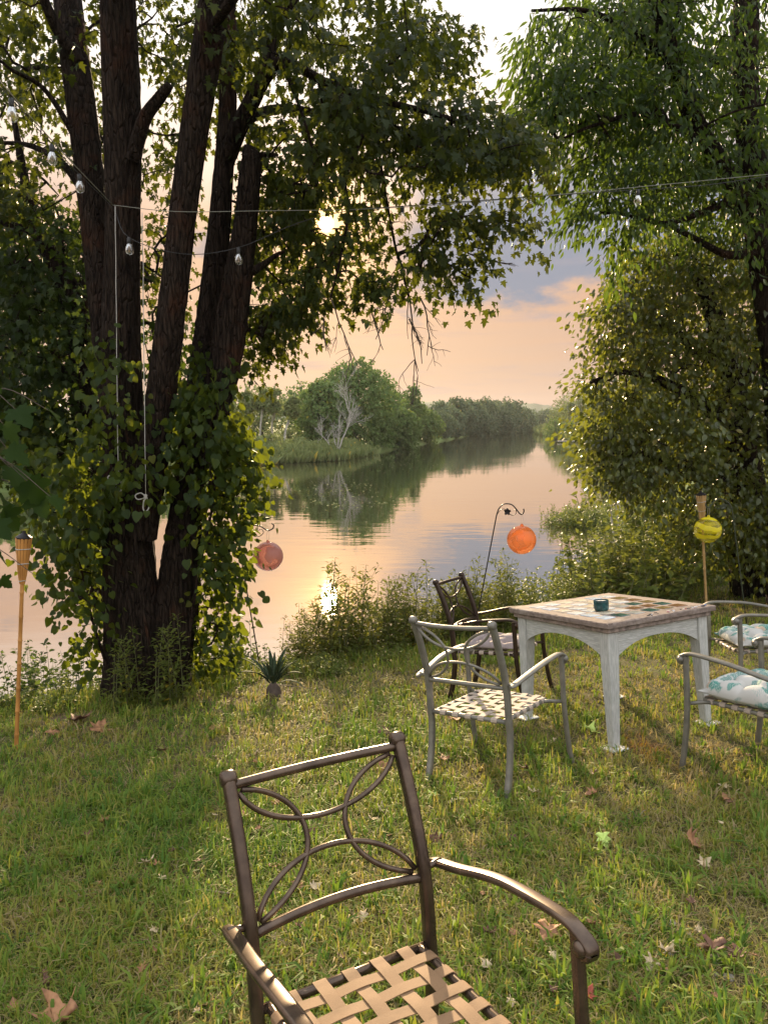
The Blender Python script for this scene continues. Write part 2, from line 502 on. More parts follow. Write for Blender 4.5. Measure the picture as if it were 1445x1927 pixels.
class MB:
    def __init__(s):
        s.v, s.f, s.n = [], [], 0

    def add(s, v, f):
        v = np.asarray(v, float)
        s.v.append(v)
        s.f += [tuple(int(i) + s.n for i in q) for q in f]
        s.n += len(v)
        return s

    def sweep(s, path, prof, scale=None, up=(0, 0, 1), rmf=False, caps=True):
        P = np.asarray(path, float)
        prof = np.asarray(prof, float)
        n, k = len(P), len(prof)
        T = norm(np.gradient(P, axis=0))
        sc = np.ones(n) if scale is None else np.asarray(scale, float)
        S = np.zeros((n, 3))
        U = np.zeros((n, 3))
        up = np.asarray(up, float)
        if rmf:
            u = up if abs(T[0] @ norm(up)) < 0.95 else np.array([1.0, 0, 0])
            side = norm(np.cross(T[0], u))
            for i in range(n):
                side = norm(side - T[i] * (side @ T[i]))
                S[i] = side
                U[i] = np.cross(side, T[i])
        else:
            S = norm(np.cross(T, up))
            U = np.cross(S, T)
        V = P[:, None] + (S[:, None] * prof[None, :, 0:1] + U[:, None] * prof[None, :, 1:2]) * sc[:, None, None]
        f = []
        for i in range(n - 1):
            for j in range(k):
                a, b = i * k + j, i * k + (j + 1) % k
                f.append((a, b, b + k, a + k))
        if caps:
            f.append(tuple(range(k - 1, -1, -1)))
            f.append(tuple(range((n - 1) * k, n * k)))
        return s.add(V.reshape(-1, 3), f)

    def tube(s, path, r, sides=8, caps=True):
        a = np.linspace(0, 2 * np.pi, sides, endpoint=False)
        r = np.full(len(path), r) if np.isscalar(r) else np.asarray(r)
        return s.sweep(path, np.c_[np.cos(a), np.sin(a)], r, rmf=True, caps=caps)

    def box(s, c, h, M=None):
        v = np.array([[x, y, z] for x in (-1, 1) for y in (-1, 1) for z in (-1, 1)], float) * h
        if M is not None:
            v = v @ np.asarray(M).T
        return s.add(v + np.asarray(c), [(0, 1, 3, 2), (4, 6, 7, 5), (0, 4, 5, 1), (2, 3, 7, 6), (0, 2, 6, 4), (1, 5, 7, 3)])

    def lathe(s, prof, sides=16, c=(0, 0, 0), axis=2, caps=True):
        a = np.linspace(0, 2 * np.pi, sides, endpoint=False)
        V = []
        for r, z in prof:
            ring = np.c_[r * np.cos(a), r * np.sin(a), np.full(sides, z)]
            V.append(ring)
        V = np.vstack(V)
        if axis == 0:
            V = V[:, [2, 0, 1]]
        elif axis == 1:
            V = V[:, [1, 2, 0]]
        f = []
        for i in range(len(prof) - 1):
            for j in range(sides):
                p, q = i * sides + j, i * sides + (j + 1) % sides
                f.append((p, q, q + sides, p + sides))
        if caps:
            f.append(tuple(range(sides - 1, -1, -1)))
            f.append(tuple(range((len(prof) - 1) * sides, len(prof) * sides)))
        return s.add(V + np.asarray(c), f)

    def mesh(s, name, smooth=True):
        me = bpy.data.meshes.new(name)
        me.from_pydata(np.vstack(s.v).tolist(), [], s.f)
        if smooth:
            me.shade_smooth()
        me.update()
        return me

    def build(s, name, m, parent=None, smooth=True, angle=None, bevel=0):
        me = s.mesh(name, smooth)
        me.materials.append(MATS[m])
        if smooth and angle:
            me.set_sharp_from_angle(angle=math.radians(angle))
        return link(name, me, parent, bevel)


def link(name, me, parent=None, bevel=0):
    o = bpy.data.objects.new(name, me)
    C.objects.link(o)
    if parent is not None:
        o.parent = parent
    if bevel:
        b = o.modifiers.new('bevel', 'BEVEL')
        b.width = bevel
        b.segments = 2
        b.limit_method = 'ANGLE'
    return o


def fastmesh(name, V, FI, tint=None, m=None, smooth=True):
    """V (n,3), FI (m,3) triangles -> mesh, quick"""
    me = bpy.data.meshes.new(name)
    n, k = len(V), len(FI)
    me.vertices.add(n)
    me.vertices.foreach_set('co', np.ascontiguousarray(V, np.float32).ravel())
    me.loops.add(k * 3)
    me.loops.foreach_set('vertex_index', np.ascontiguousarray(FI, np.int32).ravel())
    me.polygons.add(k)
    me.polygons.foreach_set('loop_start', np.arange(0, k * 3, 3, dtype=np.int32))
    me.polygons.foreach_set('loop_total', np.full(k, 3, np.int32))
    if smooth:
        me.polygons.foreach_set('use_smooth', np.ones(k, bool))
    me.update(calc_edges=True)
    if tint is not None:
        at_ = me.attributes.new('tint', 'FLOAT', 'POINT')
        at_.data.foreach_set('value', np.ascontiguousarray(tint, np.float32))
    if m:
        me.materials.append(MATS[m])
    return me


def fan(outline, centre, zf):
    """leaf outline (k,2) -> verts, tris with a fold along the midrib"""
    o = np.asarray(outline, float)
    v = np.vstack([[centre], o])
    z = zf(v[:, 0], v[:, 1])
    V = np.c_[v, z]
    k = len(o)
    return V, np.array([(0, 1 + i, 1 + (i + 1) % k) for i in range(k)])


def mirror(h):
    h = np.asarray(h, float)
    l = h[::-1].copy()
    l[:, 0] *= -1
    return np.vstack([[0, 0], h, [0, 1], l])


_syc = mirror([(.10, -.03), (.22, -.09), (.30, -.02), (.44, -.03), (.42, .07), (.34, .14), (.46, .18), (.52, .26), (.64, .34), (.56, .40), (.58, .50), (.44, .49), (.30, .47), (.28, .56), (.33, .66), (.22, .72), (.20, .82), (.09, .90)])
LEAF = {
    'sycamore': fan(_syc, (0, 0.24), lambda x, y: 0.20 * np.abs(x) - 0.20 * y * y + .02 * np.sin(9 * x) * np.cos(8 * y)),
    'maple': fan(mirror([(0.20, -0.05), (0.46, 0.04), (0.27, 0.20), (0.58, 0.46), (0.24, 0.47), (0.22, 0.66)]), (0, 0.22),
                 lambda x, y: 0.18 * np.abs(x) - 0.22 * y * y),
    'heart': fan(mirror([(0.26, -0.10), (0.46, 0.08), (0.50, 0.34), (0.38, 0.58), (0.24, 0.80)]), (0, 0.25), lambda x, y: 0.22 * np.abs(x) - 0.25 * y * y),
    'narrow': fan(mirror([(0.13, 0.22), (0.17, 0.50), (0.09, 0.80)]), (0, 0.45), lambda x, y: 0.3 * np.abs(x) - 0.30 * y * y),
    'oval': fan(mirror([(0.25, 0.20), (0.29, 0.52)]), (0, 0.4), lambda x, y: 0.3 * np.abs(x) - 0.25 * y * y),
    'diamond': (np.array([(0, 0, 0), (0.36, 0.5, 0.08), (0, 1, -0.1), (-0.36, 0.5, 0.08)], float), np.array([(0, 1, 2), (0, 2, 3)])),
}


def frames(axis, nrm):
    a = norm(axis)
    n = norm(nrm - a * (nrm * a).sum(-1, keepdims=True))
    x = np.cross(a, n)
    return np.stack([x, a, n], axis=-1)       # columns: x, y(axis), z(normal)


def leafmesh(name, kind, pos, axis, nrm, size, tint, m):
    V0, F0 = LEAF[kind]
    R = frames(axis, nrm)
    V = np.einsum('nij,kj->nki', R, V0) * size[:, None, None] + pos[:, None]
    n, k = len(pos), len(V0)
    FI = (F0[None] + (np.arange(n) * k)[:, None, None]).reshape(-1, 3)
    return fastmesh(name, V.reshape(-1, 3), FI, np.repeat(tint, k), m)


LEAFPROTO = {}


def leafobjects(parent, kind, pos, axis, nrm, size, tint, m):
    """single leaves as parts, sharing four meshes that differ in tint"""
    R = frames(axis, nrm)
    for i in range(len(pos)):
        q = min(3, int(tint[i] * 4))
        key = (kind, m, q)
        if key not in LEAFPROTO:
            V0, F0 = LEAF[kind]
            LEAFPROTO[key] = fastmesh('leaf', V0, F0, np.full(len(V0), (q + 0.5) / 4), m)
        o = bpy.data.objects.new('leaf', LEAFPROTO[key])
        M = Matrix(R[i].tolist()).to_4x4() @ Matrix.Scale(float(size[i]), 4)
        M.translation = Vector(pos[i].tolist())
        C.objects.link(o)
        o.parent = parent
        o.matrix_local = M


def put_leaves(parent, kind, L, m, singles=300, name='crown', origin=(0, 0, 0)):
    pos, axis, nrm, size, tint = L
    loc = np.asarray(origin)
    if singles:
        rel = pos - np.array([0, 0, H])
        dep = rel[:, 1] * cp - rel[:, 2] * sp
        u = np.abs(rel[:, 0] / dep)
        v = (rel[:, 2] * cp + rel[:, 1] * sp) / dep
        score = size / np.maximum(dep, 0.3) * ((u < 0.49) & (np.abs(v) < 0.65))
        idx = np.argsort(-score)[:singles]
        leafobjects(parent, kind, pos[idx] - loc, axis[idx], nrm[idx], size[idx], tint[idx], m)
        keep = np.ones(len(pos), bool)
        keep[idx] = False
        pos, axis, nrm, size, tint = (q[keep] for q in (pos, axis, nrm, size, tint))
    me = leafmesh(name, kind, pos - loc, axis, nrm, size, tint, m)
    o = link(name, me, parent)
    o['kind'] = 'stuff'
    return o


# ------------------------------------------------------------------ the setting: ground, river, hills
RIVER = np.array([(-90, 2.0), (-14, 5.0), (-5.0, 7.0), (-2.4, 8.4), (0, 9.2), (1.6, 10.0), (3.6, 12.6), (5.4, 16.5), (7.0, 21), (8.3, 25), (10.4, 32), (15.5, 50),
                  (20, 70), (24.9, 95), (30, 149), (38, 196), (52, 240), (70, 262), (70, 256), (45, 232), (30, 186), (18, 149), (2.7, 83),
                  (-1.0, 67), (-3.2, 57), (-7.4, 53), (-10, 46), (-14, 38.5), (-15.8, 32), (-40, 27), (-90, 22)], float)


def river_sd(x, y):
    """signed distance to the river's edge, positive on land"""
    p = np.stack([np.ravel(x), np.ravel(y)], -1)
    a = RIVER
    b = np.roll(RIVER, -1, 0)
    best = np.full(len(p), 1e9)
    inside = np.zeros(len(p), bool)
    for i in range(len(a)):
        e = b[i] - a[i]
        w = p - a[i]
        t = np.clip((w @ e) / (e @ e), 0, 1)
        best = np.minimum(best, np.hypot(*(w - t[:, None] * e).T))
        c1 = (a[i, 1] <= p[:, 1]) & (b[i, 1] > p[:, 1])
        c2 = (a[i, 1] > p[:, 1]) & (b[i, 1] <= p[:, 1])
        cr_ = e[0] * w[:, 1] - e[1] * w[:, 0]
        inside ^= (c1 & (cr_ > 0)) | (c2 & (cr_ < 0))
    return np.where(inside, -best, best).reshape(np.shape(x))


def sst(a, b, x):
    t = np.clip((x - a) / (b - a), 0, 1)
    return t * t * (3 - 2 * t)


def ground_z(x, y):
    x = np.asarray(x, float)
    y = np.asarray(y, float)
    sd = river_sd(x, y)
    plane = GX * np.clip(x, -8, 9) + GY * np.clip(y, -9, 13)
    r = np.hypot(x, y)
    far = WZ + 0.55 + 0.012 * np.clip(sd, 0, 120) + 0.12 * np.sin(x * 0.31) * np.cos(y * 0.23)
    w = sst(14, 26, r)
    land = plane * (1 - w) + far * w + 0.005 * np.sin(x * 2.3 + 1.0) * np.cos(y * 1.9) * (1 - w)
    bank = sst(-0.1, 1.7, sd)
    z = (WZ - 0.02) * (1 - bank) + land * bank
    return np.where(sd < 0, WZ - 0.02 - np.minimum(1.0, -sd * 0.5), z)


def gz(x, y):
    return float(ground_z(np.array([x]), np.array([y]))[0])


def gp(x, y, dz=0.0):
    return np.array([x, y, gz(x, y) + dz])


def axis_grid(lo, hi, n, c, k):
    t = np.linspace(-1, 1, n)
    g = np.sinh(t * k) / math.sinh(k)
    return np.where(g < 0, c + g * (c - lo), c + g * (hi - c))


def build_ground():
    xs = axis_grid(-1500, 1500, 240, 0.5, 7.2)
    ys = axis_grid(-600, 2600, 280, 6.0, 6.6)
    X, Y = np.meshgrid(xs, ys)
    Z = ground_z(X, Y)
    V = np.stack([X, Y, Z], -1).reshape(-1, 3)
    n, m = X.shape
    i = np.arange(n * m).reshape(n, m)
    a, b, c, d = i[:-1, :-1].ravel(), i[:-1, 1:].ravel(), i[1:, 1:].ravel(), i[1:, :-1].ravel()
    FI = np.concatenate([np.stack([a, b, c], -1), np.stack([a, c, d], -1)])
    tag(link('ground', fastmesh('ground', V, FI, None, 'lawn_soil')), kind='structure', label='sloping lawn and river banks')
    v = np.array([(-90, -2, WZ), (90, -2, WZ), (90, 290, WZ), (-90, 290, WZ)])
    tag(link('river_water', fastmesh('river_water', v, np.array([(0, 1, 2), (0, 2, 3)]), None, 'river_water', False)), kind='structure',
        label='calm river reflecting the sunset sky')
    # low wooded hill beyond the bend
    xs = np.linspace(-520, 620, 150)
    ys = np.linspace(560, 760, 14)
    X, Y = np.meshgrid(xs, ys)
    r = np.random.default_rng(3)
    prof = 11 + 5 * np.sin(X * 0.008 + 1.4) + 2 * np.sin(X * 0.021) + r.normal(0, 1.1, X.shape)
    Z = WZ - 1 + prof * np.sin(np.clip((Y - 560) / 200, 0, 1) * math.pi) ** 0.6
    n, m = X.shape
    i = np.arange(n * m).reshape(n, m)
    a, b, c, d = i[:-1, :-1].ravel(), i[:-1, 1:].ravel(), i[1:, 1:].ravel(), i[1:, :-1].ravel()
    FI = np.concatenate([np.stack([a, b, c], -1), np.stack([a, c, d], -1)])
    simple('hill_wood', (0.075, 0.10, 0.065), 0.95, nscale=0.15, namp=0.3, spec=0.05)
    tag(link('hill', fastmesh('hill', np.stack([X, Y, Z], -1).reshape(-1, 3), FI, None, 'hill_wood')), kind='structure', label='low wooded hill beyond the bend')


build_ground()


# ------------------------------------------------------------------ trees
def region_points(regs, r):
    out = []
    for (px, py, rx, ry, n, y0, y1) in regs:
        a = r.uniform(0, 2 * np.pi, n)
        q = np.sqrt(r.uniform(0, 1, n))
        yy = r.uniform(y0, y1, n)
        for k in range(n):
            out.append(at(px + rx * q[k] * math.cos(a[k]), py + ry * q[k] * math.sin(a[k]), yy[k]))
    return np.array(out)


def grow(skel, anchors, r, sag=0.12, tip=0.0032, expo=0.46, sides=5, rmax=0.05):
    """join every anchor to the nearest wood grown so far; returns twig builder and the direction at each anchor"""
    P = [np.asarray(p, float) for path in skel for p in path]
    par = [-1] * len(P)
    base_n = len(P)
    A0 = np.array(P)
    d0 = np.array([np.min(np.linalg.norm(A0 - a, axis=1)) for a in anchors])
    order = np.argsort(d0)
    N = np.array(P)
    cnt = len(P)
    buf = np.zeros((cnt + len(anchors) * 14, 3))
    buf[:cnt] = N
    paths, dirs = [], np.zeros((len(anchors), 3))
    parent = np.full(len(buf), -1)
    for ai in order:
        a = anchors[ai]
        j = int(np.argmin(np.linalg.norm(buf[:cnt] - a, axis=1)))
        s = buf[j]
        d = np.linalg.norm(a - s)
        k = int(np.clip(d / 0.16, 2, 12))
        mid = (s + a) / 2 + r.normal(0, 0.10, 3) * d + np.array([0, 0, sag * d])
        idx = [j]
        for q in range(1, k + 1):
            t = q / k
            pt = (1 - t) ** 2 * s + 2 * t * (1 - t) * mid + t * t * a + (r.normal(0, 0.012, 3) if q < k else 0)
            buf[cnt] = pt
            parent[cnt] = idx[-1]
            idx.append(cnt)
            cnt += 1
        paths.append(idx)
        dirs[ai] = norm(a - mid)
    load = np.zeros(cnt)
    for idx in paths:
        load[idx[-1]] += 1
    for i in range(cnt - 1, base_n - 1, -1):
        load[parent[i]] += load[i]
    rad = np.minimum(tip * np.maximum(load, 1) ** expo, rmax)
    mb = MB()
    for idx in paths:
        rr = rad[idx].copy()
        rr[0] = rr[1] if idx[0] < base_n else min(rad[idx[0]], rr[1] * 1.25)
        mb.tube(buf[idx], rr, sides, caps=False)
    return mb, dirs


def sprays(anchors, dirs, r, per=(18, 34), length=0.45, spread=0.2, size=(0.05, 0.09), droop=0.35, flat=0.6, tw=None):
    pos, ax, nr, sz, tn = [], [], [], [], []
    for a, d in zip(anchors, dirs):
        n = int(r.integers(*per))
        out = norm(d + np.array([0, 0, -droop]) + r.normal(0, 0.25, 3))
        t = r.uniform(-0.35, 1.0, n)
        side = norm(np.cross(out, [0, 0, 1]) + r.normal(0, 0.2, 3))
        L = length * r.uniform(0.7, 1.3)
        off = r.normal(0, 1, (n, 1)) * side * spread + r.normal(0, spread * 0.45, (n, 3))
        p = a + out * (t[:, None] * L) + off + np.array([0, 0, -1.0]) * (np.maximum(t, 0)[:, None] ** 2 * L * droop)
        axx = norm(out * 0.6 + off / (spread + 1e-6) * 0.45 + np.array([0, 0, -droop * 1.6]) + r.normal(0, 0.35, (n, 3)))
        nn = norm(np.array([0, 0, flat]) + r.normal(0, 0.42, (n, 3)) + np.array([0, -0.25, 0]))
        pos.append(p)
        ax.append(axx)
        nr.append(nn)
        sz.append(r.uniform(size[0], size[1], n))
        tn.append(np.clip(r.normal(0.42, 0.2) + r.normal(0, 0.22, n), 0, 1))
        if tw is not None:
            tw.tube(np.array([a, a + out * L * 0.5, a + out * L + np.array([0, 0, -L * droop])]), [0.003, 0.0022, 0.0012], 3, caps=False)
    return tuple(np.concatenate(q) for q in (pos, ax, nr, sz, tn))


def thin(L):
    """leave the small opening in the twigs through which the sun shows"""
    pos = L[0]
    rel = pos - np.array([0, 0, H])
    d = norm(rel)
    sep = np.degrees(np.arccos(np.clip(d @ np.array(SUN), -1, 1)))
    keep = sep > 0.95 + 0.40 * np.sin(rel[:, 0] * 40.0) * np.sin(rel[:, 2] * 37.0)
    return tuple(q[keep] for q in L)


def limb(mb, pts, rad, sides=20, n=8, rough=0.05, seed=0):
    """a trunk or limb: tapered, knobbly tube; returns the spine"""
    r = np.random.default_rng(seed)
    pr = cr([(*p, q) for p, q in zip(pts, rad)], n)
    path, R = pr[:, :3], pr[:, 3]
    a = np.linspace(0, 2 * np.pi, sides, endpoint=False)
    T = norm(np.gradient(path, axis=0))
    S = norm(np.cross(T, [0.0, 1.0, 0.2]))
    U = np.cross(S, T)
    ph = r.uniform(0, 6.28, 4)
    z = np.arange(len(path))[:, None] * 0.35
    bumpy = 1 + rough * (np.sin(2 * a + ph[0] + z * 0.4) + 0.7 * np.sin(5 * a + ph[1] - z * 0.3) + 0.5 * np.sin(9 * a + ph[2] + z * 0.2)) \
        + r.normal(0, rough * 0.35, (len(path), sides))
    V = path[:, None] + (S[:, None] * np.cos(a)[None, :, None] + U[:, None] * np.sin(a)[None, :, None]) * (R[:, None] * bumpy)[:, :, None]
    f = []
    for i in range(len(path) - 1):
        for j in range(sides):
            p, q = i * sides + j, i * sides + (j + 1) % sides
            f.append((p, q, q + sides, p + sides))
    f.append(tuple(range((len(path) - 1) * sides, len(path) * sides)))
    mb.add(V.reshape(-1, 3), f)
    return path


def pxw(w, y):
    return w * y / F / 2.0


def stem_px(spec):
    """[(px, py, width px, y)] -> points, radii"""
    return [at(px, py, y) for px, py, w, y in spec], [pxw(w, y) for px, py, w, y in spec]


def build_maple():
    r = np.random.default_rng(11)
    Y = 6.45
    root = empty('maple_tree', at(275, 1305, Y), 'large multi stemmed maple with dark bark standing at the lawn edge', 'tree')
    o = np.array(root.location)
    mb = MB()
    spines = []

    def st(spec, seed, rough=0.05, sides=26):
        p, q = stem_px(spec)
        spines.append(limb(mb, [v - o for v in p], q, sides, 10, rough, seed) + o)
    # main left bole with the tall middle stem
    st([(268, 1345, 190, Y), (262, 1290, 145, Y), (254, 1200, 118, Y), (247, 1080, 96, Y), (240, 960, 84, Y), (233, 800, 76, Y), (228, 600, 70, Y), (231, 400, 60, Y - .05),
        (230, 200, 62, Y - .1), (223, 0, 58, Y - .15), (215, -300, 48, Y - .3), (225, -700, 30, Y - .6)], 1, 0.05, 34)
    # leftmost stem
    st([(232, 900, 50, Y + .1), (212, 740, 50, Y + .15), (196, 600, 50, Y + .2), (178, 430, 48, Y + .3), (160, 250, 50, Y + .4), (138, 80, 46, Y + .5), (112, -120, 42, Y + .7),
        (70, -450, 30, Y + 1.0)], 2)
    # stem leaning right from the bole
    st([(268, 1010, 56, Y - .15), (288, 860, 54, Y - .2), (306, 720, 52, Y - .25), (324, 580, 52, Y - .3), (345, 400, 50, Y - .3), (368, 240, 48, Y - .35), (392, 80, 50, Y - .4),
        (412, -80, 48, Y - .5), (440, -400, 36, Y - .8)], 3)
    # right bole
    st([(306, 1340, 120, Y - .05), (318, 1250, 84, Y - .05), (334, 1130, 78, Y), (342, 1040, 72, Y), (352, 940, 62, Y + .1), (368, 820, 58, Y + .15), (382, 720, 52, Y + .2), (396, 600, 48, Y + .3),
        (408, 480, 46, Y + .35), (420, 330, 36, Y + .4), (428, 200, 30, Y + .4), (430, 40, 26, Y + .5), (420, -200, 20, Y + .7)], 4, 0.06, 30)
    st([(372, 860, 56, Y + .05), (410, 740, 56, Y), (432, 640, 52, Y), (448, 530, 50, Y), (462, 420, 44, Y), (470, 330, 40, Y), (473, 300, 33, Y), (468, 284, 22, Y + .02), (462, 274, 7, Y + .04)], 5, 0.09)
    # limbs
    st([(420, 320, 30, Y + .4), (440, 262, 34, Y + .35), (462, 215, 32, Y + .3), (500, 140, 26, Y + .2), (540, 118, 18, Y + .1), (620, 158, 15, Y), (720, 190, 12, Y), (820, 215, 9, Y + .2), (920, 250, 6, Y + .4)], 6, 0.05, 12)
    st([(500, 140, 24, Y + .2), (520, 60, 20, Y + .2), (580, -40, 16, Y), (700, -140, 12, Y - .3)], 7, 0.05, 10)
    st([(455, 225, 22, Y + .3), (530, 205, 16, Y + .7), (600, 215, 14, Y + 1.0), (690, 245, 10, Y + 1.3), (780, 300, 7, Y + 1.5), (850, 330, 5, Y + 1.6)], 8, 0.05, 10)
    st([(250, 300, 30, Y - .15), (272, 225, 24, Y - .25), (300, 185, 20, Y - .35), (320, 160, 15, Y - .4)], 9, 0.06, 12)
    st([(474, 512, 16, Y), (500, 495, 11, Y - .05), (520, 480, 8, Y - .1), (536, 473, 5, Y - .1)], 10, 0.05, 8)
    st([(470, 296, 12, Y), (500, 291, 9, Y), (522, 292, 6, Y - .1)], 12, 0.05, 8)
    st([(150, 120, 26, Y + .4), (108, 55, 20, Y + .3), (80, -10, 16, Y + .2), (40, -120, 10, Y)], 13, 0.05, 10)
    st([(170, 380, 18, Y + .3), (120, 310, 13, Y + .5), (60, 275, 9, Y + .7), (0, 268, 6, Y + .9)], 14, 0.05, 8)
    st([(165, 300, 14, Y + .3), (90, 175, 9, Y + .2), (20, 130, 6, Y)], 15, 0.05, 8)
    st([(392, 60, 20, Y - .4), (470, -40, 16, Y - .9), (600, -160, 12, Y - 1.4)], 16, 0.05, 8)
    st([(690, 172, 10, Y), (680, 260, 8, Y - .1), (650, 330, 7, Y - .2), (655, 400, 6, Y - .2), (642, 480, 5, Y - .2), (622, 560, 4, Y - .2)], 17, 0.04, 7)
    st([(700, 182, 9, Y), (712, 280, 6, Y + .1), (728, 380, 5, Y + .1), (745, 470, 4.5, Y + .1), (770, 560, 4, Y + .1)], 18, 0.04, 7)
    st([(530, 115, 12, Y + .1), (560, 190, 7, Y), (585, 270, 5, Y - .1), (596, 350, 4, Y - .1)], 19, 0.04, 7)
    regs = [(600, 50, 200, 130, 86, 5.6, 9.0), (770, 90, 85, 100, 38, 6.0, 8.5), (850, 80, 36, 60, 12, 6.2, 8.0), (490, 40, 120, 120, 50, 5.8, 8.6), (880, 250, 130, 45, 50, 5.9, 7.8), (965, 285, 68, 34, 24, 6.0, 7.4),
            (750, 210, 140, 70, 58, 5.8, 8.4), (640, 240, 110, 85, 44, 5.8, 8.2), (720, 360, 70, 80, 20, 5.8, 7.6), (850, 430, 70, 28, 15, 6.2, 7.2), (955, 410, 40, 16, 8, 6.2, 7.0),
            (810, 490, 40, 40, 15, 6.2, 7.2), (885, 515, 16, 30, 7, 6.3, 6.9), (700, 530, 36, 22, 12, 6.2, 7.0), (580, 385, 40, 60, 15, 6.0, 7.6), (600, 490, 38, 42, 11, 6.0, 7.2),
            (530, 300, 70, 110, 42, 6.6, 8.6), (555, 430, 50, 50, 22, 6.6, 8.0), (560, 560, 52, 44, 22, 6.4, 7.6), (515, 610, 40, 36, 18, 6.5, 7.8), (470, 650, 30, 30, 8, 6.6, 7.6),
            (320, 300, 60, 120, 22, 6.9, 8.8), (300, 490, 50, 90, 20, 7.0, 8.8), (480, 420, 40, 100, 22, 6.9, 8.4), (380, 130, 90, 80, 26, 7.0, 9.0), (60, 90, 110, 130, 60, 6.4, 9.0),
            (70, 330, 110, 80, 44, 6.6, 9.0), (300, 40, 120, 100, 34, 7.0, 9.0), (180, 200, 60, 90, 16, 7.2, 9.0), (820, 300, 60, 40, 18, 6.0, 7.2), (660, 420, 30, 40, 7, 6.0, 7.0),
            # the crown goes on above and round the picture
            (480, -230, 300, 140, 76, 4.6, 8.6), (200, -260, 300, 150, 80, 4.8, 8.6), (-120, 100, 110, 240, 50, 5.6, 8.4)]
    anchors = region_points(regs, r)
    tw, dirs = grow([s for s in spines], anchors, r, sag=0.14)
    L = thin(sprays(anchors, dirs, r, (17, 36), 0.24, 0.095, (0.034, 0.084), 0.45, 0.55))
    mb.add(np.vstack(tw.v) - o, tw.f)
    mb.build('trunk', 'bark', root)
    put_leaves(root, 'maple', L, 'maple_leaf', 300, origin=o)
    # long bare twigs hanging below the crown
    bare = MB()

    def bare_twig(p, d, ln, rad, lev):
        k = 6
        pts = [p]
        dd = d.copy()
        for i in range(k):
            dd = norm(dd + r.normal(0, 0.13, 3) + np.array([0, 0, -0.05]))
            pts.append(pts[-1] + dd * ln / k)
        bare.tube(np.array(pts) - o, np.linspace(rad, rad * 0.45, k + 1), 4, caps=False)
        if lev:
            for q in range(4 if lev == 2 else 3):
                i = int(r.integers(1, k))
                bare_twig(pts[i], norm(dd + r.normal(0, 0.55, 3) * np.array([1, 0.6, 0.8])), ln * r.uniform(0.3, 0.6), rad * 0.55, lev - 1)
    for px, py, tx, ty, y in ((770, 560, 810, 690, Y + .1), (745, 470, 790, 600, Y + .1), (622, 560, 650, 700, Y - .2), (700, 590, 720, 660, Y), (860, 470, 960, 500, Y + .3),
                              (790, 560, 860, 640, Y + .1), (610, 600, 612, 660, Y - .1), (770, 600, 800, 680, Y), (740, 520, 730, 640, Y + .2)):
        a, b = at(px, py, y), at(tx, ty, y)
        bare_twig(a, norm(b - a), np.linalg.norm(b - a) * 1.05, 0.007, 2)
    bare.build('bare_twigs', 'twig', root)['kind'] = 'stuff'
    return root


def build_vine():
    """climbing vine leaves over the bole and the bush it makes on both sides"""
    r = np.random.default_rng(21)
    Y = 6.45
    o = gp(*at(330, 1300, Y)[:2])
    root = empty('climbing_vine', o, 'broad leaved vine climbing the maple bole and bushing out beside it', 'vine')
    regs = [(205, 690, 30, 70, 7, 5.95, 6.2), (230, 800, 80, 60, 14, 5.9, 6.2), (250, 890, 60, 30, 8, 5.9, 6.15), (390, 790, 46, 80, 26, 6.0, 6.7), (428, 865, 56, 80, 46, 6.0, 6.9),
            (468, 890, 20, 40, 8, 6.2, 6.8), (415, 960, 45, 60, 24, 6.0, 6.7), (396, 690, 34, 50, 12, 6.1, 6.6), (418, 800, 26, 50, 12, 6.3, 6.9), (435, 1088, 36, 8, 5, 6.1, 6.5),
            (415, 1060, 24, 34, 8, 6.1, 6.6), (410, 1130, 30, 60, 16, 6.2, 6.7), (390, 1210, 40, 50, 16, 6.2, 6.7), (405, 1020, 40, 40, 14, 6.0, 6.6), (330, 880, 30, 40, 7, 6.0, 6.4),
            (150, 930, 80, 70, 44, 5.9, 6.8), (130, 1010, 70, 60, 34, 6.0, 6.9), (150, 1090, 50, 60, 24, 6.0, 6.7), (100, 880, 80, 60, 34, 6.2, 7.4), (180, 1180, 40, 50, 14, 6.1, 6.6),
            (60, 830, 80, 60, 26, 6.6, 7.8), (350, 760, 30, 80, 7, 6.05, 6.3)]
    anchors = region_points(regs, r)
    sk = [cr([at(300, 1300, 6.0), at(262, 1100, 6.05), at(250, 900, 6.05), at(225, 700, 6.05), at(225, 560, 6.1)], 8),
          cr([at(345, 1300, 6.2), at(370, 1100, 6.15), at(400, 950, 6.2), at(410, 800, 6.3), at(400, 640, 6.35)], 8),
          cr([at(220, 1310, 6.2), at(170, 1150, 6.3), at(140, 1000, 6.4), at(110, 880, 6.6)], 8)]
    tw, dirs = grow(sk, anchors, r, sag=0.05, tip=0.0024)
    for s in sk:
        tw.tube(s, np.linspace(0.014, 0.006, len(s)), 6, caps=False)
    b = MB()
    b.v, b.f, b.n = [np.vstack(tw.v) - o], tw.f, tw.n
    b.build('vine_stem', 'bark', root)
    L = sprays(anchors, dirs, r, (9, 19), 0.19, 0.10, (0.034, 0.084), 0.6, 0.1)
    put_leaves(root, 'heart', L, 'vine_leaf', 300, name='foliage', origin=o)


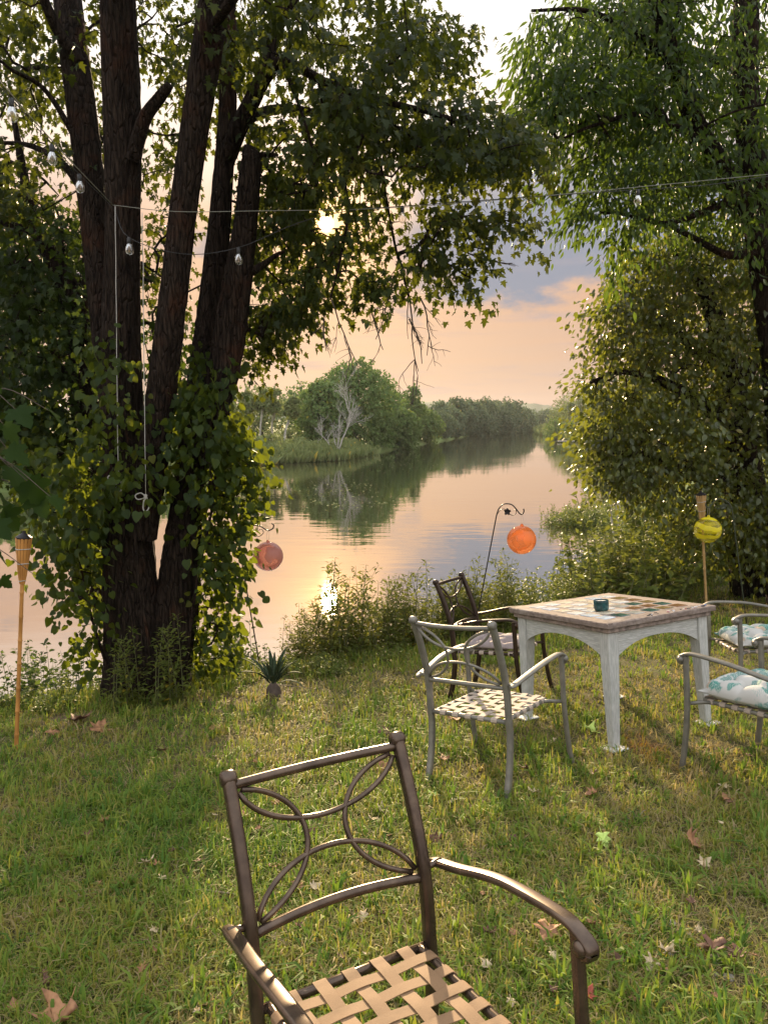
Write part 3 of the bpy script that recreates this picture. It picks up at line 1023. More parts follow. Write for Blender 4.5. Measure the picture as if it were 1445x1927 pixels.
def generic_tree(name, label, cat, skel_spec, regs, seed, leaf, lm, per, length, spread, size, droop=0.35, flat=0.5, barkm='bark', singles=0, group=None, origin=None, tip=0.003):
    r = np.random.default_rng(seed)
    first = at(*skel_spec[0][0][:2], skel_spec[0][0][3])
    o = np.asarray(origin) if origin is not None else first
    root = empty(name, o, label, cat, group)
    mb = MB()
    sp_ = []
    for i, s in enumerate(skel_spec):
        p, q = stem_px(s)
        sp_.append(limb(mb, [v - o for v in p], q, 14 if max(q) > 0.05 else 8, 8, 0.05, seed * 10 + i) + o)
    anchors = region_points(regs, r)
    tw, dirs = grow(sp_, anchors, r, tip=tip)
    mb.add(np.vstack(tw.v) - o, tw.f)
    mb.build('trunk', barkm, root)
    L = sprays(anchors, dirs, r, per, length, spread, size, droop, flat)
    put_leaves(root, leaf, L, lm, singles, origin=o)
    return root


build_maple()
build_vine()

# tree behind the maple, on the left
generic_tree('leaning_tree', 'dark leaning tree with forked trunk growing behind the large maple', 'tree',
             [[(172, 1130, 70, 7.5), (168, 900, 56, 7.5), (160, 720, 50, 7.5), (145, 585, 45, 7.5), (108, 500, 32, 7.5), (78, 450, 26, 7.5), (58, 395, 20, 7.5), (40, 300, 14, 7.6), (20, 180, 8, 7.7)],
              [(100, 495, 20, 7.5), (50, 500, 15, 7.4), (0, 488, 12, 7.3), (-60, 480, 8, 7.2)],
              [(70, 440, 15, 7.5), (30, 425, 12, 7.6), (-20, 415, 9, 7.7)],
              [(160, 720, 30, 7.5), (100, 690, 20, 7.6), (20, 660, 12, 7.8), (-60, 640, 8, 8.0)],
              [(150, 600, 30, 7.5), (165, 520, 24, 7.7), (172, 430, 14, 7.9), (190, 330, 8, 8.0)]],
             [(50, 450, 90, 100, 60, 6.9, 8.8), (90, 600, 100, 90, 80, 6.8, 8.8), (50, 720, 90, 70, 74, 6.8, 8.6), (120, 800, 80, 60, 50, 6.9, 8.4), (30, 560, 60, 80, 40, 7.0, 9.0),
              (290, 620, 60, 100, 20, 7.6, 9.0), (330, 720, 50, 60, 12, 7.6, 9.0), (160, 480, 60, 100, 34, 7.6, 9.0), (470, 560, 40, 60, 12, 7.6, 8.8), (20, 820, 60, 50, 34, 6.8, 8.2),
              (-90, 560, 90, 260, 70, 6.6, 9.0)],
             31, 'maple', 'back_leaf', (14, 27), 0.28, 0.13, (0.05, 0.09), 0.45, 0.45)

# right-hand trees
generic_tree('slender_tree', 'tall dark tree with slender leaves and leaning fork at the right bank', 'tree',
             [[(1500, 1160, 110, 9.0), (1495, 950, 90, 9.0), (1475, 700, 78, 9.0), (1450, 540, 66, 9.0), (1430, 420, 56, 9.0), (1415, 300, 50, 9.0), (1402, 150, 46, 9.0), (1404, 0, 44, 9.0), (1410, -250, 34, 9.0), (1400, -500, 20, 9.0)],
              [(1445, 530, 34, 8.9), (1428, 460, 32, 8.8), (1395, 370, 34, 8.7), (1345, 295, 34, 8.6), (1300, 215, 32, 8.5), (1268, 120, 30, 8.4), (1245, 40, 26, 8.3), (1225, -40, 22, 8.2), (1200, -250, 14, 8.0)],
              [(1340, 290, 18, 8.6), (1290, 250, 12, 8.3), (1210, 215, 9, 8.0), (1120, 235, 6, 7.8), (1060, 260, 4, 7.7)],
              [(1270, 120, 18, 8.4), (1190, 60, 12, 8.2), (1100, 20, 8, 8.0), (1000, 20, 5, 7.8)],
              [(1395, 368, 18, 8.7), (1320, 400, 12, 8.4), (1250, 420, 9, 8.2), (1180, 405, 6, 8.0), (1130, 400, 4, 7.9)],
              [(1440, 470, 20, 8.9), (1370, 480, 14, 8.6), (1300, 445, 9, 8.3), (1230, 415, 6, 8.2)],
              [(1403, 130, 20, 9.0), (1330, 110, 14, 9.4), (1250, 100, 8, 9.6)]],
             [(1170, 70, 140, 110, 80, 7.6, 9.8), (1035, 60, 50, 60, 14, 7.6, 9.0), (1010, 165, 46, 46, 15, 7.6, 9.0), (1110, 200, 130, 80, 66, 7.6, 9.4), (1270, 90, 150, 130, 100, 7.8, 10.0),
              (1390, 190, 110, 150, 84, 8.0, 10.2), (1230, 280, 130, 70, 56, 7.6, 9.6), (1110, 320, 60, 40, 15, 7.6, 8.6), (1340, 370, 130, 100, 84, 8.0, 10.0), (1190, 395, 60, 26, 14, 7.7, 8.4),
              (1105, 400, 30, 18, 5, 7.7, 8.2), (1165, 455, 18, 30, 5, 7.8, 8.2), (1050, 250, 50, 50, 14, 7.6, 8.6),
              (1290, -200, 220, 140, 70, 6.4, 10), (1520, 100, 110, 300, 70, 7, 10.4)],
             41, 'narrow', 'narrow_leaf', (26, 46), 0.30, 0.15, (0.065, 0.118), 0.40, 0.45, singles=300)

generic_tree('spreading_tree', 'low spreading tree with yellow green leaves overhanging the right bank', 'tree',
             [[(1420, 1120, 90, 10.0), (1405, 960, 74, 10.0), (1390, 820, 60, 10.0), (1370, 700, 46, 10.0), (1345, 600, 34, 10.0), (1310, 520, 22, 10.0), (1260, 470, 12, 10.0)],
              [(1390, 820, 34, 10.0), (1320, 760, 26, 9.8), (1250, 720, 18, 9.6), (1170, 700, 10, 9.5), (1110, 720, 6, 9.4)],
              [(1370, 700, 28, 10.0), (1290, 640, 20, 10.0), (1220, 600, 12, 10.0), (1170, 590, 7, 10.0)],
              [(1400, 900, 30, 10.0), (1310, 880, 22, 9.8), (1230, 860, 14, 9.6), (1150, 850, 8, 9.5)],
              [(1380, 760, 30, 10.0), (1430, 640, 22, 10.2), (1450, 500, 14, 10.3)]],
             [(1250, 540, 100, 70, 56, 9.2, 11.0), (1380, 560, 100, 110, 90, 9.0, 11.2), (1200, 610, 66, 60, 40, 9.3, 11.0), (1300, 690, 140, 100, 124, 9.0, 11.2), (1170, 720, 66, 50, 34, 9.2, 10.8),
              (1250, 810, 130, 80, 100, 8.8, 11.0), (1390, 790, 100, 120, 104, 8.8, 11.2), (1145, 800, 36, 34, 12, 9.2, 10.6), (1290, 910, 130, 50, 60, 8.8, 10.8), (1400, 950, 90, 60, 50, 8.8, 10.6),
              (1180, 870, 60, 40, 30, 9.2, 10.6), (1125, 800, 40, 36, 14, 9.3, 10.6), (1120, 870, 34, 30, 12, 9.3, 10.6), (1430, 1020, 60, 60, 40, 9.0, 10.4), (1340, 990, 80, 40, 30, 9.0, 10.4), (1430, 430, 60, 120, 40, 9.2, 11), (1300, 470, 90, 40, 24, 9.4, 11), (1215, 480, 50, 30, 9, 9.4, 10.6), (1190, 540, 40, 40, 12, 9.4, 10.6), (1520, 700, 90, 260, 60, 9, 11.2), (1150, 640, 26, 30, 8, 9.6, 10.4), (1135, 640, 30, 50, 5, 9.6, 10.4), (1125, 720, 24, 40, 5, 9.5, 10.4), (1150, 580, 30, 20, 4, 9.6, 10.4), (1110, 830, 20, 24, 5, 9.4, 10.4)],
             42, 'oval', 'spread_leaf', (24, 44), 0.34, 0.15, (0.045, 0.10), 0.40, 0.25, singles=0)


def far_tree(name, label, cat, x, y, height, width, seed, lm='far_leaf', n=5200, base=0.0, lobes=9, trunk_r=0.16, leaf=(0.22, 0.42), pale=False, group=None, lean=0.0, proto=None):
    """tree across the water: trunk with limbs and a lobed leafy crown"""
    r = np.random.default_rng(seed)
    o = gp(x, y, -0.05)
    root = empty(name, o, label, cat, group)
    mb = MB()
    top = np.array([lean * height, 0, height])
    limb(mb, [np.zeros(3), top * 0.3 + r.normal(0, .1, 3), top * 0.6, top * 0.92], [trunk_r, trunk_r * .8, trunk_r * .5, trunk_r * .12], 7, 4, 0.05, seed)
    cs, rs = [], []
    for i in range(lobes):
        t = base + (0.90 - base) * (i + 0.5) / lobes
        prof = math.sin(math.pi * (0.16 + 0.80 * t) ** 0.85)
        rad = width * 0.62 * max(0.34, prof)
        k = 1 if i == lobes - 1 else 3
        ph = r.uniform(0, 6.28)
        for q in range(k):
            a = ph + q * 2.1 + r.normal(0, 0.3)
            rr = rad * r.uniform(0.42, 0.82)
            c = top * t + np.array([math.cos(a), math.sin(a), 0]) * (rad - rr) + np.array([0, 0, r.normal(0, 0.03) * height])
            cs.append(c)
            rs.append((rr, rr * r.uniform(0.55, 0.8) * min(1.0, height / width * 1.1)))
            mb.tube(np.array([top * max(0.1, t - 0.2), (top * t + c) / 2, c]), [trunk_r * .3, trunk_r * .2, trunk_r * .06], 4, caps=False)
    mb.build('trunk', 'pale_bark' if pale else 'far_bark', root)
    w = np.array([q[0] ** 2 for q in rs])
    w = w / w.sum()
    li = r.choice(len(cs), n, p=w)
    d = norm(r.normal(0, 1, (n, 3)))
    d[:, 2] = np.abs(d[:, 2]) * np.where(r.uniform(size=n) < 0.75, 1, -1)
    rad = r.uniform(0.55, 1.08, n) ** 0.6
    R = np.array(rs)[li]
    pos = np.array(cs)[li] + d * np.c_[R[:, 0], R[:, 0], R[:, 1]] * rad[:, None]
    pos[:, 2] = np.maximum(pos[:, 2], 0.05)
    clump = np.sin(pos[:, 0] * 2.1 + seed) * np.sin(pos[:, 1] * 1.9) * np.sin(pos[:, 2] * 2.3) + .7 * np.sin(pos[:, 0] * 4.3) * np.sin(pos[:, 2] * 4.9 + seed)
    keep = clump + r.normal(0, 0.3, n) > -0.22
    pos, d = pos[keep], d[keep]
    n = len(pos)
    axis = norm(d * 0.5 + r.normal(0, 0.6, (n, 3)) + np.array([0, 0, -0.4]))
    me = leafmesh('crown', 'diamond', pos, axis, norm(d + r.normal(0, 0.5, (n, 3))), r.uniform(leaf[0], leaf[1], n), np.clip(r.normal(0.45, 0.22, n), 0, 1), lm)
    o2 = link('crown', me, root)
    o2['kind'] = 'stuff'
    return root


def far_px(name, label, cat, px, pytop, wpx, y, seed, **kw):
    x = (px - CX) / F * y * 1.0
    top = at(px, pytop, y)[2]
    z = gz(x, y)
    return far_tree(name, label, cat, at(px, 800, y)[0], y, max(1.0, top - z), wpx * y / F, seed, **kw)


# across the water on the left
far_px('round_tree', 'tallest round green tree at the point of the far left bank', 'tree', 668, 668, 165, 74, 101, n=19000, lobes=10)
far_px('round_tree', 'dark green tree filling the near end of the point behind the dead tree', 'tree', 612, 700, 95, 68, 102, n=11000, lm='far_leaf')
far_px('round_tree', 'spreading green tree leaning over the water beside the tallest round tree', 'tree', 744, 756, 84, 79, 103, n=11000, lobes=7)
far_px('round_tree', 'narrow tree crown rising just behind the tallest round tree', 'tree', 728, 700, 74, 88, 104, n=8000)
far_px('round_tree', 'small crown showing past the shoulder of the tallest round tree', 'tree', 776, 712, 46, 94, 105, n=7000, lm='far_leaf')
far_px('round_tree', 'low tree at the tip of the far left point', 'tree', 800, 764, 62, 97, 106, n=6500, lm='far_leaf')
far_px('round_tree', 'low tree standing behind the tip of the far left point', 'tree', 826, 770, 60, 112, 110, n=6000, lm='far_leaf_blue')
far_px('round_tree', 'mid green tree between the birches and the dark green tree', 'tree', 566, 706, 74, 92, 107, n=4500)
far_px('round_tree', 'pale loose tree behind the white birch stems', 'tree', 492, 722, 90, 88, 108, n=4200, lm='far_leaf_light')
far_px('round_tree', 'pale tree behind the vine covered maple bole', 'tree', 420, 716, 90, 84, 109, n=4200, lm='far_leaf_light')
for i, (px, top, w, y) in enumerate(((470, 712, 34, 66), (488, 716, 30, 66), (515, 712, 40, 67), (533, 730, 30, 64))):
    far_px('birch_tree', 'thin white stemmed birch on the far left bank', 'tree', px, top, w, y, 120 + i, lm='far_leaf_light', n=1500, base=0.55, lobes=4, trunk_r=0.11, pale=True,
           group='birches on the far left bank', lean=(-0.05, 0.08, 0.02, 0.22)[i])
for i, (px, top, w, y) in enumerate(((528, 826, 62, 58), (560, 818, 66, 60), (590, 826, 60, 59.5), (622, 832, 50, 60), (545, 800, 60, 70), (505, 812, 60, 64), (470, 815, 70, 56), (430, 806, 80, 54))):
    far_px('bank_shrub', 'low pale green shrub mounded along the far left bank', 'shrub', px, top, w, y, 140 + i, lm='far_leaf_light', n=2200, base=0.05, lobes=4, trunk_r=0.05,
           leaf=(0.10, 0.22), group='shrubs along the far left bank')
for i, (px, top, w, y) in enumerate(((20, 780, 200, 38), (-120, 740, 260, 42), (140, 800, 160, 44), (270, 760, 170, 50), (350, 790, 120, 52))):
    far_px('river_tree', 'bushy green tree across the water seen past the maple', 'tree', px, top, w, y, 160 + i, n=5000, group='bushy trees across the water left of the maple')
# the row at the bend
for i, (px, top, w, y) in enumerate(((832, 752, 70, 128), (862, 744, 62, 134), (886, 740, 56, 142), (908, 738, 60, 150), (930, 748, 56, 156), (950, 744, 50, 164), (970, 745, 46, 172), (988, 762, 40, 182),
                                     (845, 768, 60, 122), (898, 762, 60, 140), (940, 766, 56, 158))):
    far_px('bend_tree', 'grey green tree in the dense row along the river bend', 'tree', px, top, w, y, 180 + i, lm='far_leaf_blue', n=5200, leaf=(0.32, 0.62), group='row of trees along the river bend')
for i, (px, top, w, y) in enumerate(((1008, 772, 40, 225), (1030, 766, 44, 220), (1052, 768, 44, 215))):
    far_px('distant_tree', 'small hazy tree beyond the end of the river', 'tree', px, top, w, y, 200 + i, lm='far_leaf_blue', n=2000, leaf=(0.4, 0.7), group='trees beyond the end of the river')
# right bank, far
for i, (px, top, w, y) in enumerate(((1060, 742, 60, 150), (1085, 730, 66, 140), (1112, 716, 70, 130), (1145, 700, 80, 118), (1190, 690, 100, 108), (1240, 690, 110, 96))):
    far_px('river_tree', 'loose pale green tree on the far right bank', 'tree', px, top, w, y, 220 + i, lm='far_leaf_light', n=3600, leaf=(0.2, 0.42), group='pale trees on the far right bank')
for i, (px, top, w, y) in enumerate(((1045, 782, 44, 118), (1082, 788, 44, 112), (1112, 790, 50, 104))):
    far_px('bank_shrub', 'rounded green shrub on the far right bank', 'shrub', px, top, w, y, 240 + i, lm='far_leaf', n=2200, leaf=(0.16, 0.34), group='shrubs on the far right bank')
for i, (px, top, w, y) in enumerate(((1070, 746, 26, 122), (1092, 742, 26, 118), (1104, 748, 24, 116))):
    far_px('birch_tree', 'thin white stemmed tree on the far right bank', 'tree', px, top, w, y, 260 + i, lm='far_leaf_light', n=900, base=0.5, lobes=4, trunk_r=0.13, pale=True,
           group='white stemmed trees on the far right bank', lean=(0.05, -0.04, 0.1)[i])
for i, (px, top, w, y) in enumerate(((1150, 880, 90, 34), (1200, 860, 120, 30), (1180, 800, 130, 44), (1250, 780, 150, 40))):
    far_px('river_shrub', 'grey green willow shrub leaning over the right bank', 'shrub', px, top, w, y, 280 + i, lm='far_leaf_light', n=4200, leaf=(0.06, 0.14), group='willow shrubs on the right bank')


def reeds(name, label, pts, seed, n, hgt, m='far_leaf_light'):
    """band of bank grass, uncountable"""
    r = np.random.default_rng(seed)
    p = cr(pts, 12)
    i = r.integers(0, len(p), n)
    q = p[i] + r.normal(0, 1.0, (n, 2)) * np.array([1.2, 1.6])
    sd = river_sd(q[:, 0], q[:, 1])
    q = q[sd > -0.4]
    n = len(q)
    z = ground_z(q[:, 0], q[:, 1])
    pos = np.c_[q, np.maximum(z, WZ)]
    ax = norm(np.array([0, 0, 1]) + r.normal(0, 0.28, (n, 3)))
    me = leafmesh(name, 'narrow', pos, ax, norm(r.normal(0, 1, (n, 3)) * [1, 1, 0.2]), r.uniform(0.5, 1.0, n) * hgt, np.clip(r.normal(0.5, 0.25, n), 0, 1), m)
    tag(link(name, me), label, 'grass', kind='stuff')


reeds('bank_grass', 'pale grass fringing the far left bank', [(-20, 33), (-15.5, 38), (-11, 46.5), (-7.5, 54.2), (-3.8, 58.5), (-2, 66)], 5, 9000, 0.9)
reeds('bank_grass', 'bright grass strip along the far right bank', [(23, 78), (26.2, 95), (28.5, 110), (31.5, 149), (36, 180)], 6, 6000, 1.5)


def bare_tree(name, label, px, py, y, height, seed, m, lean, r0, levels=4, spread=0.55, cat='tree', up=0.06):
    r = np.random.default_rng(seed)
    x = at(px, py, y)[0]
    o = gp(x, y, -0.05)
    root = empty(name, o, label, cat)
    mb = MB()

    def go(p, d, ln, rad, lev):
        k = 7
        pts = [p]
        for i in range(k):
            d = norm(d + r.normal(0, 0.10, 3) + np.array([0, 0, up]))
            pts.append(pts[-1] + d * ln / k)
        mb.tube(np.array(pts), np.linspace(rad, rad * 0.4, k + 1), 5, caps=False)
        if lev:
            for q in range(5 if lev > 2 else 4):
                i = int(r.integers(2, k + 1))
                go(pts[i], norm(d + r.normal(0, spread, 3)), ln * r.uniform(0.4, 0.65), rad * 0.5, lev - 1)
    for q in range(len(lean)):
        go(np.zeros(3), norm(np.array([lean[q][0], lean[q][1], 1.0])), height * lean[q][2], r0 * lean[q][2], levels)
    mb.build('branches', m, root)


bare_tree('dead_tree', 'bleached leafless dead tree leaning from the far left bank', 632, 850, 58.6, 3.5, 5, 'dead_wood', [(0.50, 0, 1.0), (0.15, 0.1, 0.7), (-0.35, 0, 0.55)], 0.085, 4, 0.45)
bare_tree('bare_shrub', 'leafless pale shrub showing against the sky at the right bank', 1165, 900, 19.0, 3.2, 9, 'dead_wood', [(-0.10, 0, 1.0), (0.08, 0, 0.8), (-0.16, 0, 0.8)], 0.03, 3, 0.30, 'shrub', 0.12)


# ------------------------------------------------------------------ weeds and shrubs of the near bank
def herb(seed, height, kind, lm, nst, leafsize, spread, density, feather=False):
    """one plant: stems part and foliage part as meshes"""
    r = np.random.default_rng(seed)
    mb = MB()
    pos, ax, nr, sz = [], [], [], []
    for s in range(nst):
        h = height * r.uniform(0.6, 1.0)
        b = np.array([r.normal(0, spread * .35), r.normal(0, spread * .35), 0])
        lean = np.array([r.normal(0, 0.16), r.normal(0, 0.16), 0])
        pth = np.array([b + lean * h * t * t + np.array([0, 0, h * t]) for t in np.linspace(0, 1, 6)])
        mb.tube(pth, np.linspace(0.005, 0.0015, 6), 4, caps=False)
        n = int(density * h)
        t = r.uniform(0.08, 1.0, n)
        a = r.uniform(0, 6.28, n)
        out = np.c_[np.cos(a), np.sin(a), np.zeros(n)]
        p = b + lean * h * (t ** 2)[:, None] + np.c_[np.zeros(n), np.zeros(n), h * t]
        rad = (1 - t) * 0.07 + 0.012 if not feather else (0.03 + 0.09 * np.sin(np.pi * np.clip(t, 0, 1)) * r.uniform(0.2, 1, n))
        pos.append(p + out * (rad * r.uniform(0.1, 1.0, n))[:, None])
        ax.append(norm(out + np.c_[np.zeros(n), np.zeros(n), r.normal(0.35, 0.45, n)]))
        nr.append(norm(np.array([0, 0, 1]) + r.normal(0, 0.4, (n, 3))))
        sz.append(leafsize * r.uniform(0.6, 1.2, n) * (1.15 - 0.6 * t))
    pos, ax, nr, sz = (np.concatenate(q) for q in (pos, ax, nr, sz))
    tint = np.clip(r.normal(0.5, 0.25, len(pos)), 0, 1)
    st = mb.mesh('stem')
    st.materials.append(MATS['stem'])
    return st, leafmesh('foliage', kind, pos, ax, nr, sz, tint, lm)


def plant(name, label, cat, group, proto, loc, rz, s):
    e = empty(name, loc, label, cat, group)
    e.rotation_euler = (0, 0, rz)
    e.scale = (s, s, s)
    link('stem', proto[0], e)['kind'] = 'stuff'
    f = link('foliage', proto[1], e)
    f['kind'] = 'stuff'
    return e


FEATHER = [herb(500 + i, 0.85, 'narrow', 'weed_leaf', 7, 0.075, 0.22, 105, True) for i in range(5)]
DARKW = [herb(520 + i, 0.65, 'oval', 'dark_weed_leaf', 8, 0.075, 0.30, 70) for i in range(4)]
BUSH = [herb(540 + i, 0.95, 'oval', 'bush_leaf', 12, 0.085, 0.40, 75) for i in range(5)]
LOWW = [herb(560 + i, 0.24, 'oval', 'bush_leaf', 9, 0.06, 0.24, 95) for i in range(4)]


def edge_y(x):
    """lawn edge, 1.6 m inland of the water line"""
    i = (RIVER[:12, 0] <= 30)
    return np.interp(x, RIVER[:12, 0], RIVER[:12, 1]) - 1.35


rr_ = np.random.default_rng(77)
for i in range(78):
    x = rr_.uniform(-0.95, 1.35)
    y = edge_y(x) + rr_.uniform(-0.25, 0.85)
    plant('feathery_weed', ('feathery weed on the bank near the spiky agave' if x < -.35 else 'feathery yellow green weed on the bank facing the open water' if x < .55 else 'feathery weed on the bank behind the dark brown chair'), 'weed', 'feathery weeds on the bank near the agave' if x < -.35 else 'feathery weeds facing the open water' if x < .55 else 'feathery weeds behind the dark brown chair', FEATHER[i % 5], gp(x, y, -0.03),
          rr_.uniform(0, 6.28), rr_.uniform(0.6, 1.3) * (0.75 if x < -0.5 else 1.0))
for i in range(34):
    x = rr_.uniform(-4.6, -1.3)
    y = edge_y(x) + rr_.uniform(-0.35, 0.8)
    plant('dark_weed', ('dark leafy weed on the bank behind the orange bamboo torch' if x < -2.9 else 'dark leafy weed in the shade at the foot of the maple'), 'weed', 'dark weeds behind the torch' if x < -2.9 else 'dark weeds by the maple', DARKW[i % 4], gp(x, y, -0.03), rr_.uniform(0, 6.28), rr_.uniform(0.55, 1.1))
for i in range(30):
    x = rr_.uniform(1.3, 3.4)
    y = edge_y(x) + rr_.uniform(-0.3, 1.0)
    plant('leafy_bush', 'bright leafy bank bush behind the mosaic table', 'bush', 'leafy bushes on the bank behind the table', BUSH[i % 5], gp(x, y, -0.03), rr_.uniform(0, 6.28), rr_.uniform(0.6, 1.12))
for i in range(100):
    x = rr_.uniform(2.9, 7.4)
    y = min(edge_y(x), 12.0 + (x - 3.4) * 0.9) + rr_.uniform(-1.9, 1.0)
    plant('tall_bush', ('tall yellow green bush in the thicket beside the yellow striped ball' if x < 4.6 else 'tall bush in the thicket under the low spreading tree' if x < 6.0 else 'tall bush at the water side of the thicket under the slender tree'), 'bush', 'thicket beside the yellow ball' if x < 4.6 else 'thicket under the spreading tree' if x < 6.0 else 'thicket at the water side', BUSH[i % 5] if i % 3 else FEATHER[i % 5], gp(x, y, -0.03),
          rr_.uniform(0, 6.28), rr_.uniform(0.9, 1.75))
for i in range(40):
    x = rr_.uniform(-3.4, 0.2)
    y = edge_y(x) + rr_.uniform(-1.0, -0.2)
    plant('low_weed', ('low clump of small green leaves at the lawn edge before the maple' if x < -1.3 else 'low clump of small green leaves at the lawn edge around the agave'), 'weed', 'low weeds before the maple' if x < -1.3 else 'low weeds around the agave', LOWW[i % 4], gp(x, y, -0.02), rr_.uniform(0, 6.28), rr_.uniform(0.4, 0.9))
for px, py, s in ((232, 1300, 0.85), (312, 1290, 0.95)):
    p = at(px, py, 5.95)
    plant('feathery_weed', 'green feathery weed growing up against the maple bole', 'weed', 'feathery weeds against the maple bole', FEATHER[0], gp(p[0], p[1], -0.03), 0.3, s)
for i, (px, py) in enumerate(((1040, 985), (1075, 980), (1105, 985), (1135, 982), (1165, 980), (1195, 978), (1225, 975), (1150, 995), (1110, 995), (1085, 990))):
    p = onwater(px, py)
    plant('water_plant', 'leafy green plant spreading out over the water from the right bank', 'plant', 'water plants at the right bank', BUSH[i % 5], (p[0], p[1], WZ - 0.30), i * 1.3, 0.95 + 0.08 * (i % 3))
for i in range(22):
    p = onwater(1050 + 9 * i, 986 - .4 * i + 7 * math.sin(i * 2.1))
    plant('water_plant', 'leafy green plant spreading out over the water from the right bank', 'plant', 'water plants at the right bank', LOWW[i % 4], (p[0], p[1], WZ - 0.04), i * 2.3, 1.9 + .3 * (i % 3))


# ------------------------------------------------------------------ furniture: everything stands on the tilted lawn
_n = np.array([-GX, -GY, 1.0])
_n /= np.linalg.norm(_n)
_ex = np.array([1, 0, GX]) / math.hypot(1, GX)
_ey = np.cross(_n, _ex)


def lawn_frame(x, y, th, dz=0.0):
    """position in lawn-plane coordinates, turned about the lawn's normal"""
    c, s = math.cos(th), math.sin(th)
    X, Y = _ex * c + _ey * s, -_ex * s + _ey * c
    p = _ex * x + _ey * y + _n * dz
    return Matrix(((X[0], Y[0], _n[0], p[0]), (X[1], Y[1], _n[1], p[1]), (X[2], Y[2], _n[2], p[2]), (0, 0, 0, 1)))


D = dict(w=.247, wf=.314, yrf=-.290, yrs=-.257, hs=.381, ylr=-.265, hl=.564, yar=-.270, har=.589, yt=-.374, ht=.908, yaf=.286, haf=.646, yff=.287, ysf=.234, wsf=.214)


def rounded(w, h, b=0.35, n=4):
    """rounded rectangle profile, half sizes w, h"""
    r = min(w, h) * b * 2
    out = []
    for cx_, cy_, a0 in ((w - r, h - r, 0), (-w + r, h - r, 90), (-w + r, -h + r, 180), (w - r, -h + r, 270)):
        for k in range(n):
            a = math.radians(a0 + 90 * k / (n - 1))
            out.append((cx_ + r * math.cos(a), cy_ + r * math.sin(a)))
    return np.array(out)


